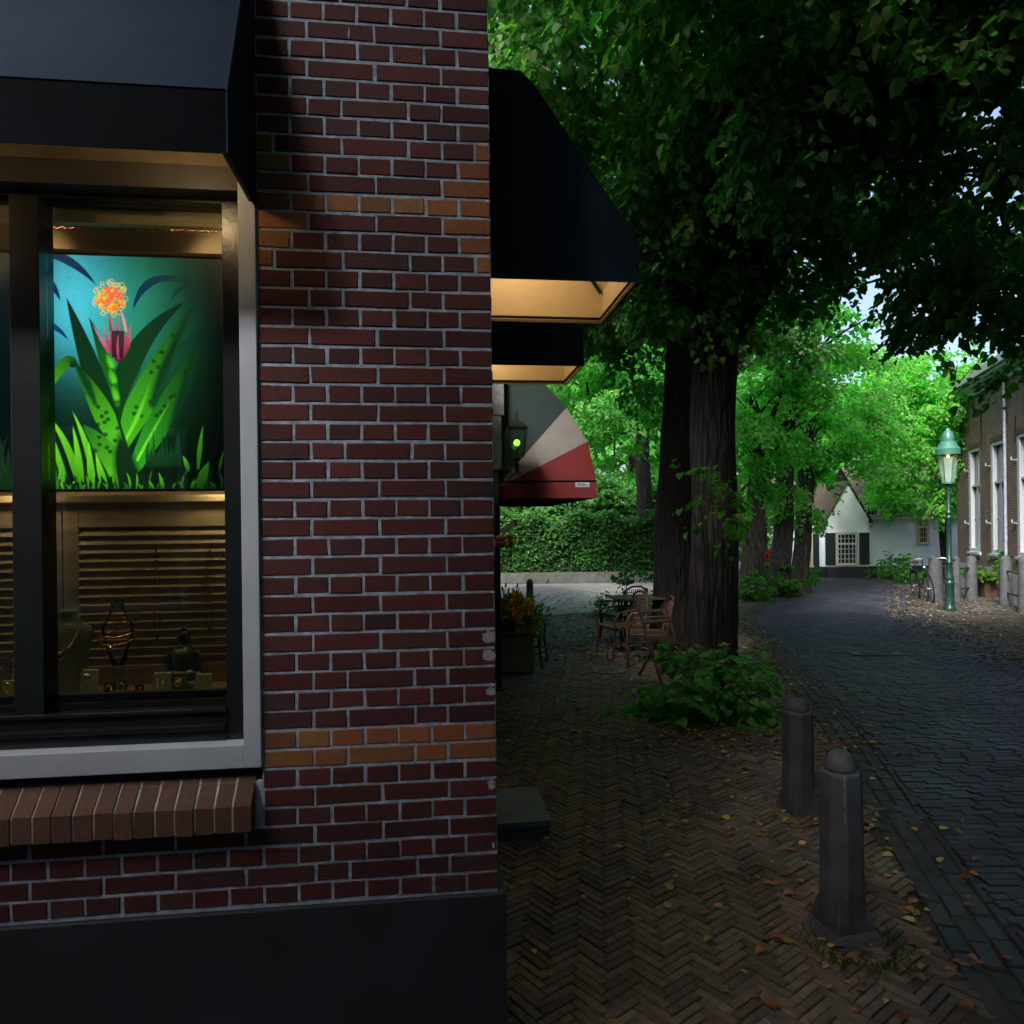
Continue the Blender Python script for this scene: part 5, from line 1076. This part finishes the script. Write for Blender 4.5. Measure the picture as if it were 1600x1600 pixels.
# ============================================================ BROWN BRICK HOUSE (right)
hc = G(1497, 914); dv = Vector((-(1497-1140)/F*0-.315, -1, 0)).normalized(); HF = Frame((hc.x, hc.y), math.atan2(dv.y, dv.x)); H_ = HF.pix
house = fempty('brick_house', HF, 'brown brick house with tall white sash windows and a grey cornice at the right edge', 'house')
zc_ = H_(1497, 634)[1]; Lh = 21.0; zpt = H_(1500, 879)[1]  # wall length extended out of view to block sky light from the right
wins = []
for a, b2, t_, bt in ((1513, 1531, 703, 861), (1547, 1567, 690, 868)):
    x0, z1_ = H_(a, t_); x1, _ = H_(b2, t_); _, z0_ = H_(a, bt); wins.append((x0, x1, z0_, z1_))
dx = wins[1][0]-wins[0][0]; wd = wins[0][1]-wins[0][0]; z0w, z1w = wins[0][2], wins[0][3]
wins = [(wins[0][0]+i*dx, wins[0][0]+i*dx+wd, z0w, z1w) for i in range(9)]
# brick material with real courses
def brickwall_mat(name, c1, c2, mo, sc_=1.0):
    m, t, b = newmat(name); n = t.nodes; L = t.links; tc = n.new('ShaderNodeTexCoord'); mp = n.new('ShaderNodeMapping'); mp.inputs['Rotation'].default_value = (R(90), 0, 0); L.new(tc.outputs['Object'], mp.inputs[0])
    br = n.new('ShaderNodeTexBrick'); br.inputs['Scale'].default_value = 1; br.inputs['Brick Width'].default_value = .22; br.inputs['Row Height'].default_value = .063; br.inputs['Mortar Size'].default_value = .006
    br.inputs['Color1'].default_value = (*c1, 1); br.inputs['Color2'].default_value = (*c2, 1); br.inputs['Mortar'].default_value = (*mo, 1); L.new(mp.outputs[0], br.inputs['Vector'])
    nz = n.new('ShaderNodeTexNoise'); nz.inputs['Scale'].default_value = 3; nz.inputs['Detail'].default_value = 8; L.new(tc.outputs['Object'], nz.inputs['Vector'])
    mr = n.new('ShaderNodeMapRange'); mr.inputs[1].default_value = .3; mr.inputs[2].default_value = .7; mr.inputs[3].default_value = .7; mr.inputs[4].default_value = 1.25; L.new(nz.outputs['Fac'], mr.inputs[0])
    v_ = n.new('ShaderNodeVectorMath'); v_.operation = 'SCALE'; L.new(br.outputs['Color'], v_.inputs[0]); L.new(mr.outputs[0], v_.inputs['Scale']); L.new(v_.outputs[0], b.inputs['Base Color'])
    bp = n.new('ShaderNodeBump'); bp.invert = True; bp.inputs['Strength'].default_value = .8; bp.inputs['Distance'].default_value = .008; L.new(br.outputs['Fac'], bp.inputs['Height']); L.new(bp.outputs[0], b.inputs['Normal']); b.inputs['Roughness'].default_value = .85; return m
mb = MB(); segs = []; x = 0
zsl = z0w-.12
mb.box(0, Lh, .001, .3, zpt, zsl); mb.box(0, Lh, .001, .3, z1w+.12, zc_)
px_ = 0
for (a, b2, z0_, z1_) in wins: mb.box(px_, a, .001, .3, zsl, z1w+.12); px_ = b2
mb.box(px_, Lh, .001, .3, zsl, z1w+.12); mb.box(0, .3, .3, 5, zpt, zc_); mb.box(Lh-.3, Lh, .3, 5, zpt, zc_)
mb.build('wall', brickwall_mat('house_brick', (.070, .042, .040), (.10, .062, .055), (.18, .17, .17)), house)
mb = MB(); mb.box(-.02, Lh, -.03, .3, 0, zpt-.002); mb.build('plinth', mat('grey_render', (.20, .21, .24), .85, var=.12, bump=.3), house)
for (a, b2, z0_, z1_) in wins:
    fr_ = MB(); t_ = .10; fr_.box(a, a+t_, .02, .2, z0_, z1_); fr_.box(b2-t_, b2, .02, .2, z0_, z1_); fr_.box(a+t_, b2-t_, .02, .2, z1_-.09, z1_); fr_.box(a+t_, b2-t_, .02, .2, z0_, z0_+.1); zm = z0_+(z1_-z0_)*.64; fr_.box(a+t_, b2-t_, .05, .2, zm-.03, zm+.03)
    fr_.box((a+b2)/2-.012, (a+b2)/2+.012, .1, .14, z0_+.1, z1_-.09); fr_.box(a+t_, b2-t_, .1, .14, z0_+(zm-z0_)*.5-.012, z0_+(zm-z0_)*.5+.012)
    fr_.box(a-.03, b2+.03, -.05, .2, z0_-.06, z0_); fo = fr_.build('window', M['white_paint'], house)
    MB().box(a+t_, b2-t_, .118, .122, z0_+.1, z1_-.09).build('pane', M['pane'], fo); MB().box(a+t_, a+t_+.25, .19, .195, z0_+.1, z1_-.09).build('curtain', M['curtain'], fo)
    MB().box(a, b2, -.004, .3, z1_, z1_+.12).build('lintel', M['terracotta'], fo); MB().box(a, b2, -.004, .3, zsl, z0_-.06).build('apron', mat('apron', (.5, .5, .48), .8, bump=0), fo)
    for z in (z0_+(z1_-z0_)*.8, z0_+(z1_-z0_)*.28):
        mb = MB(); mb.bar((a-.16, -.06, z), (a+.03, -.02, z-.02), .02, .03); mb.bar((a-.16, -.06, z-.01), (a-.16, -.06, z+.07), .02, .02); mb.build('shutter_hook', M['white_paint'], fo)
for px, y0, y1 in ((1501, 655, 712), (1533.5, 642, 704), (1571, 640, 693), (1587, 650, 690)):
    x, z1_ = H_(px, y0); _, z0_ = H_(px, y1); MB().bar((x, -.015, z0_), (x, -.015, z1_), .035, .02).build('wall_anchor', M['iron'], house)
x, _ = H_(1575, 750); MB().tube([(x, -.06, .1), (x, -.06, zc_)], .035, 10).build('downpipe', mat('zinc', (.35, .38, .5), .5, .3, bump=0), house, smooth=True)
mb = MB(); mb.box(-.1, Lh, -.10, .02, zc_, zc_+.07); mb.box(-.25, Lh, -.32, .02, zc_+.22, zc_+.30); mb.box(-.32, Lh, -.40, .02, zc_+.30, zc_+.40); mb.add([(-.1, -.1, zc_+.07), (Lh, -.1, zc_+.07), (Lh, -.32, zc_+.22), (-.25, -.32, zc_+.22), (-.1, .02, zc_+.07), (Lh, .02, zc_+.07), (Lh, .02, zc_+.22), (-.25, .02, zc_+.22)], [(0, 1, 2, 3), (0, 3, 7, 4)])
mb.build('cornice', mat('cornice', (.24, .27, .29), .6, var=.1, bump=0), house)
mb = MB(); mb.add([(-.32, -.4, zc_+.40), (Lh, -.4, zc_+.40), (Lh, 2.6, zc_+2.6), (1.6, 2.6, zc_+2.6), (-.32, 5.4, zc_+.4), (Lh, 5.4, zc_+.4)], [(0, 1, 2, 3), (0, 3, 4), (4, 3, 2, 5), (0, 4, 5, 1)]); mb.build('roof', M['slate'], house)
# stoop posts and rails
M['post_stone'] = mat('post_stone', (.06, .065, .078), .75, var=.35, scale=7, bump=.5, bscale=60)
pg = 'grey stone posts in front of the brick house'; pp_ = []
for px, py, w_, h_, lb in ((1462, 940, .30, 1.02, 'broad grey stone post with the bicycles leaning on it'), (1494, 941, .18, 1.0, 'stone post right behind the tall green lantern'), (1518, 938, .24, .97, 'stone post under the first white window, left of the potted bush'),
                           (1572, 947, .24, 1.08, 'stone post right of the potted bush'), (1602, 958, .24, 1.15, 'stone post cut by the right edge of the picture')):
    g_ = G(px, py); h2 = P(px, 868, g_.y).z; w2 = w_; mb = MB(); mb.lathe([(w2*.56, 0), (w2*.5, h2*.5), (w2*.46, h2*.92), (w2*.40, h2*.96), (w2*.22, h2*.99), (.003, h2)], n=16); o = mb.build('stone_post', M['stone_light'], smooth=True); o.location = g_; tag(o, lb, 'stone post', pg); o.data.materials[0] = M['post_stone']; pp_.append(g_)
rt = empty('post_railing', pp_[1], 0, 'black iron rails joining the stone posts before the brick house', 'railing'); o0 = pp_[1]
for a, b2 in ((1, 2), (3, 4)):
    for z in (.78, .30):
        mb = MB(); mb.bar(pp_[a]-o0+Vector((0, 0, z)), pp_[b2]-o0+Vector((0, 0, z)), .03); mb.build('rail', M['iron'], rt)
g_ = G(1545, 935)+Vector((.1, .2, 0)); rt = empty('potted_bush', g_, 0, 'leafy bush in a brown square tub between the stone posts', 'potted plant')
mb = MB(); mb.lathe([(.17, 0), (.20, .03), (.26, .42), (.29, .43), (.29, .48), (.24, .48), (.22, .40)], n=4); mb.build('tub', M['terracotta'], rt)
pt, O, per = blob((0, 0, .78), .46, .09, 2.6); leaves('foliage', *spray_cloud(pt, O, .09, 8, .2, .1), lcol(len(pt)*8, (.05, .12, .02)), M['leaf_far'], rt)
mb = MB(); [mb.tube([(0, 0, .38), (math.cos(a)*.2, math.sin(a)*.2, .75)], [.015, .006], 5) for a in (0, 1.2, 2.5, 3.9, 5.1)]; mb.build('stem', M['bark'], rt)

# bicycles -------------------------------------------------------
def bicycle(label, loc, rz, fcol, lean):
    rt = empty('bicycle', loc, rz, label, 'bicycle', 'bicycles leaning on the stone post'); rt.rotation_euler = (lean, 0, rz); r = .33
    fm = mat('bike_'+str(fcol[0]), fcol, .3, .2, var=.05, bump=0)
    for x in (-.52, .52):
        wmb = MB(); wmb.tube([(x+math.cos(a)*r, 0, r+math.sin(a)*r) for a in np.linspace(0, 2*math.pi, 33)], .018, 8); wo_ = wmb.build('wheel', M['tyre'], rt, smooth='all')
        mb = MB(); mb.tube([(x+math.cos(a)*(r-.025), 0, r+math.sin(a)*(r-.025)) for a in np.linspace(0, 2*math.pi, 33)], .008, 6)
        for q in range(14): a = q*math.pi/7; mb.tube([(x, 0, r), (x+math.cos(a)*(r-.03), 0, r+math.sin(a)*(r-.03))], .0018, 3)
        mb.tube([(x, -.04, r), (x, .04, r)], .02, 8); mb.build('rim', M['chrome'], wo_)
        mb = MB(); mb.tube([(x+math.cos(a)*(r+.035), 0, r+math.sin(a)*(r+.035)) for a in np.linspace(.3, 2.9, 14)], .012, 5); mb.build('mudguard', M['iron'], rt)
    mb = MB(); bb_ = (-.05, 0, .30); st = (-.2, 0, .82); hd1 = (.36, 0, .85); hd0 = (.40, 0, .70)
    for a, b2 in ((bb_, st), (bb_, hd0), (st, hd1), ((-.52, 0, r), bb_), ((-.52, 0, r), (-.17, 0, .7)), (hd1, hd0), (hd0, (.52, 0, r))): mb.tube([a, b2], .014, 8)
    mb.build('frame', fm, rt, smooth=True)
    MB().tube([(.28, -.27, .98), (.36, -.1, 1.04), (.37, 0, 1.02), (.36, .1, 1.04), (.28, .27, .98)], .012, 8).build('handlebar', M['chrome'], rt, smooth=True); MB().tube([hd1, (.37, 0, 1.02)], .012, 6).build('stem', M['chrome'], rt)
    MB().sphere((-.22, 0, .92), .12, (1.1, .75, .3)).build('saddle', M['tyre'], rt, smooth='all'); MB().tube([st, (-.21, 0, .9)], .012, 6).build('seat_post', M['chrome'], rt)
    mb = MB(); mb.tube([(-.05, -.1, .3), (-.05, .1, .3)], .012, 6); mb.box(-.09, -.01, .1, .18, .17, .19); mb.box(-.09, -.01, -.18, -.1, .41, .43); mb.bar((-.05, .1, .3), (-.05, .11, .18), .012); mb.bar((-.05, -.1, .3), (-.05, -.11, .42), .012); mb.build('pedals', M['tyre'], rt)
    MB().sphere((.45, 0, .82), .045).build('headlight', M['chrome'], rt, smooth='all'); mb = MB(); mb.bar((-.75, 0, .72), (-.3, 0, .72), .14, .02); mb.bar((-.6, 0, .72), (-.52, 0, r), .015); mb.build('carrier', M['iron'], rt)
    return rt
g_ = G(1446, 942); bicycle('black bicycle parked left of the broad stone post, end-on to the street', g_+Vector((.26, .5, 0)), R(-104), (.02, .02, .03), R(8)); g_ = G(1470, 943); bicycle('bicycle with a pale frame squeezed between the stone post and green lantern', g_+Vector((.30, .55, 0)), R(-109), (.10, .16, .20), R(-5))

# ============================================================ WHITE COTTAGE
cf = G(1300, 903); CF = Frame((0, cf.y), 0.0); K = CF.pix
cot = empty('cottage', CF.o, 0, 'white gabled cottage with black shutters and a black plinth at the end of the road', 'cottage')
zp = K(1320, 885)[1]; xg0, xg1 = K(1288, 850)[0], K(1352, 850)[0]; zge = K(1290, 812)[1]; za = K(1320, 757)[1]; xl0 = K(1238, 850)[0]; xr1 = K(1540, 850)[0]; zle = K(1280, 822)[1]
mb = MB(); mb.prism([(xg0, zp), (xg1, zp), (xg1, zge), ((xg0+xg1)/2, za), (xg0, zge)], (0, -.25, 0), (1, 0, 0), (0, 0, 1), (0, 4, 0)); mb.box(xl0, xg0-.002, 0, 4, zp, zle); mb.box(xg1+.002, xr1, 0, 4, zp, K(1400, 808)[1]); mb.build('wall', M['white'], cot)
mb = MB(); mb.box(xg0-.02, xg1+.02, -.28, 0, 0, zp-.002); mb.box(xl0, xg0-.02, -.03, .2, 0, zp-.003); mb.box(xg1+.02, xr1, -.03, .2, 0, zp-.003); mb.build('plinth', M['plinth'], cot)
xc_ = (xg0+xg1)/2; ov = .1; mb = MB()
for sx, xe_ in ((-1, xg0-.12), (1, xg1+.12)):
    mb.prism([(xc_, za+.03), (xe_, zge-.13), (xe_, zge-.06), (xc_, za+.12)], (0, -.30, 0), (1, 0, 0), (0, 0, 1), (0, 4.3, 0))
ro = K(1400, 808)[1]
mb.add([(xl0, -.15, zle), (xg0-.12, -.15, zle), (xg0-.12, 2, zle+1.8), (xl0, 2, zle+1.8)], [(0, 1, 2, 3)]); mb.add([(xl0, 4.2, zle), (xg0-.12, 4.2, zle), (xg0-.12, 2, zle+1.8), (xl0, 2, zle+1.8)], [(0, 1, 2, 3)])
mb.add([(xg1+.12, -.15, ro), (xr1, -.15, ro), (xr1, 2, ro+1.9), (xg1+.12, 2, ro+1.9)], [(0, 1, 2, 3)]); mb.add([(xg1+.12, 4.2, ro), (xr1, 4.2, ro), (xr1, 2, ro+1.9), (xg1+.12, 2, ro+1.9)], [(0, 1, 2, 3)])
mb.build('roof', M['rooftile'], cot)
mb = MB(); mb.box(xl0, xg0-.03, -.2, -.02, zle-.06, zle+.0); mb.box(xg1+.03, xr1, -.2, -.02, ro-.06, ro); mb.build('gutter', M['yellow_paint'], cot)
def cwin(a, b2, t_, bt, y, nc, nr, shut=(), mt='white_paint', sub=.5):
    x0, z1_ = K(a, t_, y); x1, z0_ = K(b2, bt, y); mb = MB(); t = .045
    mb.box(x0-.05, x1+.05, y-.03, y-.002, z1_, z1_+.05); mb.box(x0-.05, x0, y-.03, y-.002, z0_, z1_); mb.box(x1, x1+.05, y-.03, y-.002, z0_, z1_); mb.box(x0-.06, x1+.06, y-.06, y-.002, z0_-.05, z0_); o = mb.build('window', M['yellow_paint'], cot)
    mb = MB(); mb.box(x0, x0+t, y-.04, y-.031, z0_, z1_); mb.box(x1-t, x1, y-.04, y-.031, z0_, z1_)
    for i in range(nc+1): x = x0+(x1-x0)*i/nc; mb.box(x-.010, x+.010, y-.037, y-.030, z0_, z1_)
    for i in range(nr+1): z = z0_+(z1_-z0_)*i/nr; w_ = .03 if abs(i/nr-.66) < .1 or i in (0, nr) else .010; mb.box(x0, x1, y-.039, y-.0305, z-w_, z+w_)
    mb.build('sash', M[mt], o); MB().box(x0, x1, y-.028, y-.012, z0_, z1_).build('pane', M['pane'], o)
    for s0, s1_ in shut:
        xa, _ = K(s0, 850, y); xb, _ = K(s1_, 850, y); mb = MB(); mb.box(xa, xb, y-.05, y-.02, z0_-.03, z1_+.03); mb.box(xa+.05, xb-.05, y-.056, y-.05, z0_+.05, (z0_+z1_)/2-.03); mb.box(xa+.05, xb-.05, y-.056, y-.05, (z0_+z1_)/2+.03, z1_-.05); mb.build('shutter', M['shutter'], o)
cwin(1307, 1338, 834, 881, -.25, 5, 6, ((1289, 1304.5), (1342, 1357.5))); cwin(1259, 1268, 836, 884, 0, 3, 6, ((1269.5, 1279), (1247, 1257))); cwin(1434, 1450, 815, 848, 0, 4, 4, (), 'yellow_paint')
x0, z1_ = K(1274, 826, 0); MB().box(x0-.1, x0+.1, -.02, -.002, z1_-.06, z1_).build('name_board', M['iron'], cot)
# dormer with white latticed window
xa, z1_ = K(1347, 780, -.05); xb, z0_ = K(1372, 808, -.05); mb = MB(); mb.box(xa-.1, xb+.1, -.04, 1.6, z0_-.05, z1_+.12); mb.build('dormer', M['yellow_paint'], cot); cwin(1349, 1371, 782, 806, -.05, 4, 3)

# ============================================================ PERSON IN THE SHOP DOORWAY
def skinned(name, verts, edges, radii, mats, assign, parent, root=0, sub=2):
    me = bpy.data.meshes.new(name); me.from_pydata(verts, edges, []); o = link(bpy.data.objects.new(name, me))
    sk = o.modifiers.new('skin', 'SKIN'); sk.use_smooth_shade = True; me.skin_vertices[0].data
    for i, r in enumerate(radii): me.skin_vertices[0].data[i].radius = (r, r) if not isinstance(r, tuple) else r; me.skin_vertices[0].data[i].use_root = (i == root)
    ss = o.modifiers.new('sub', 'SUBSURF'); ss.levels = ss.render_levels = sub
    dg = bpy.context.evaluated_depsgraph_get(); m2 = bpy.data.meshes.new_from_object(o.evaluated_get(dg)); bpy.data.objects.remove(o)
    for m in mats: m2.materials.append(m)
    for p_ in m2.polygons: p_.material_index = assign(p_.center); p_.use_smooth = True
    ob = link(bpy.data.objects.new(name, m2)); ob.parent = parent; return ob
ph = P(788, 838, 4.55); pl = SF.loc(ph)          # where the phone hand is
hy = pl.y; hz = pl.z
rt = fempty('person', SF, 'person in a pinkish top standing in the shop doorway holding a phone and a cigarette', 'person')
bx = -.20; f0 = .117
# local: x forward (street), y sideways
hx_ = pl.x
v = [(bx, hy, 1.06), (bx, hy, 1.2), (bx, hy, 1.42), (bx, hy, 1.56), (bx+.01, hy, 1.64), (bx+.03, hy, 1.72), (bx+.03, hy, 1.80), (bx+.02, hy, 1.88),
     (bx, hy-.09, 1.02), (bx+.02, hy-.1, .62), (bx-.01, hy-.1, f0+.09), (bx+.13, hy-.1, f0+.04),
     (bx, hy+.09, 1.02), (bx+.29, hy+.08, .66), (bx+.2, hy+.08, f0+.09), (bx+.32, hy+.08, f0+.04),
     (bx, hy-.17, 1.52), (bx+.1, hy-.22, 1.30), (bx+.20, hy-.11, 1.52), (hx_-.06, hy-.02, hz-.02),
     (bx, hy+.17, 1.52), (bx+.1, hy+.22, 1.32), (bx+.19, hy+.12, 1.55), (hx_-.07, hy+.04, hz-.05)]
e = [(0, 1), (1, 2), (2, 3), (3, 4), (4, 5), (5, 6), (6, 7), (0, 8), (8, 9), (9, 10), (10, 11), (0, 12), (12, 13), (13, 14), (14, 15), (3, 16), (16, 17), (17, 18), (18, 19), (3, 20), (20, 21), (21, 22), (22, 23)]
r = [.13, .12, .15, .11, .055, .09, .10, .07, .09, .06, .045, .035, .09, .065, .045, .035, .06, .045, .035, .024, .06, .045, .035, .024]
skinned('body', v, e, r, [M['skin'], M['pinkcloth'], M['darkcloth']], lambda c: 0 if (c.z > 1.63 or (c.x > hx_-.13 and c.z > 1.5)) else (1 if c.z > 1.0 or (c.x > bx+.12 and c.z > .3) else 2), rt)
MB().sphere((bx+.0, hy, 1.86), .115, (.95, .9, 1.0)).build('hair', M['hair'], rt, smooth='all')
mb = MB(); mb.ball((bx+.13, hy, 1.78), .018, (1.2, .7, 1.3)); mb.build('nose', M['skin'], rt, smooth='all')
for sy in (-1, 1): MB().ball((bx+.11, hy+sy*.033, 1.805), .011).build('eye', M['tray'], rt, smooth='all')
def hand(cx_, cy_, cz_, curl):
    vs, es, rs = [], [], []
    def chain(pts, rr_):
        b0 = len(vs)
        for i, (p_, q) in enumerate(zip(pts, rr_)):
            vs.append(p_); rs.append(q)
            if i: es.append((b0+i-1, b0+i))
    chain([(cx_-.05, cy_, cz_), (cx_-.01, cy_, cz_+.005), (cx_+.03, cy_, cz_+.012)], [.022, .026, .022])
    skinned('hand', vs, es, rs, [M['skin']], lambda c: 0, rt)
    for k2, L1_ in enumerate((.038, .043, .040, .032)):
        y = cy_+(k2-1.5)*.018; z = cz_+.016
        pts = [(cx_+.02, y, z), (cx_+.03+L1_*.6, y, z+.012), (cx_+.035+L1_*.9, y, z-.006*curl), (cx_+.02+L1_*.75, y, z-.024*curl)]
        skinned('finger', pts, [(0, 1), (1, 2), (2, 3)], [.009, .0085, .008, .007], [M['skin']], lambda c: 0, rt, sub=1)
    skinned('thumb', [(cx_-.02, cy_-.02, cz_), (cx_+.01, cy_-.035, cz_+.012), (cx_+.038, cy_-.03, cz_+.022)], [(0, 1), (1, 2)], [.012, .010, .008], [M['skin']], lambda c: 0, rt, sub=1)
hand(hx_-.02, hy-.02, hz-.02, 1); hand(hx_-.01, hy+.05, hz-.055, 1.4)
pa = SF.loc(P(783, 832, 4.5)); pb = SF.loc(P(805, 817, 4.5)); mb = MB(); mb.bar((pa.x, hy-.02, pa.z), (pb.x, hy-.02, pb.z), .012, .040, up=(-.5, 0, 1)); mb.cm = 1; d_ = (pb-pa).normalized(); mb.bar((pb.x, hy-.02, pb.z), (pb.x+d_.x*.012, hy-.02, pb.z+d_.z*.012), .013, .042, up=(-.5, 0, 1)); o = mb.build('phone', [mat('phone_pale', (.6, .75, .72), .3, bump=0), mat('phone_blue', (.03, .09, .35), .3, bump=0)], None, bevel=.002); o.location = SF.o; o.rotation_euler = (0, 0, SF.ang); tag(o, 'slim pale phone with a blue end held up in the hand at the brick corner', 'phone')
pc_ = SF.loc(P(797, 842, 4.5)); pd_ = SF.loc(P(807, 848, 4.5)); o = MB().tube([(pc_.x, hy+.05, pc_.z), (pd_.x, hy+.05, pd_.z)], .006, 8).build('cigarette', M['white_paint'], smooth=True); o.location = SF.o; o.rotation_euler = (0, 0, SF.ang); tag(o, 'white cigarette held between the fingers at the brick corner', 'cigarette')
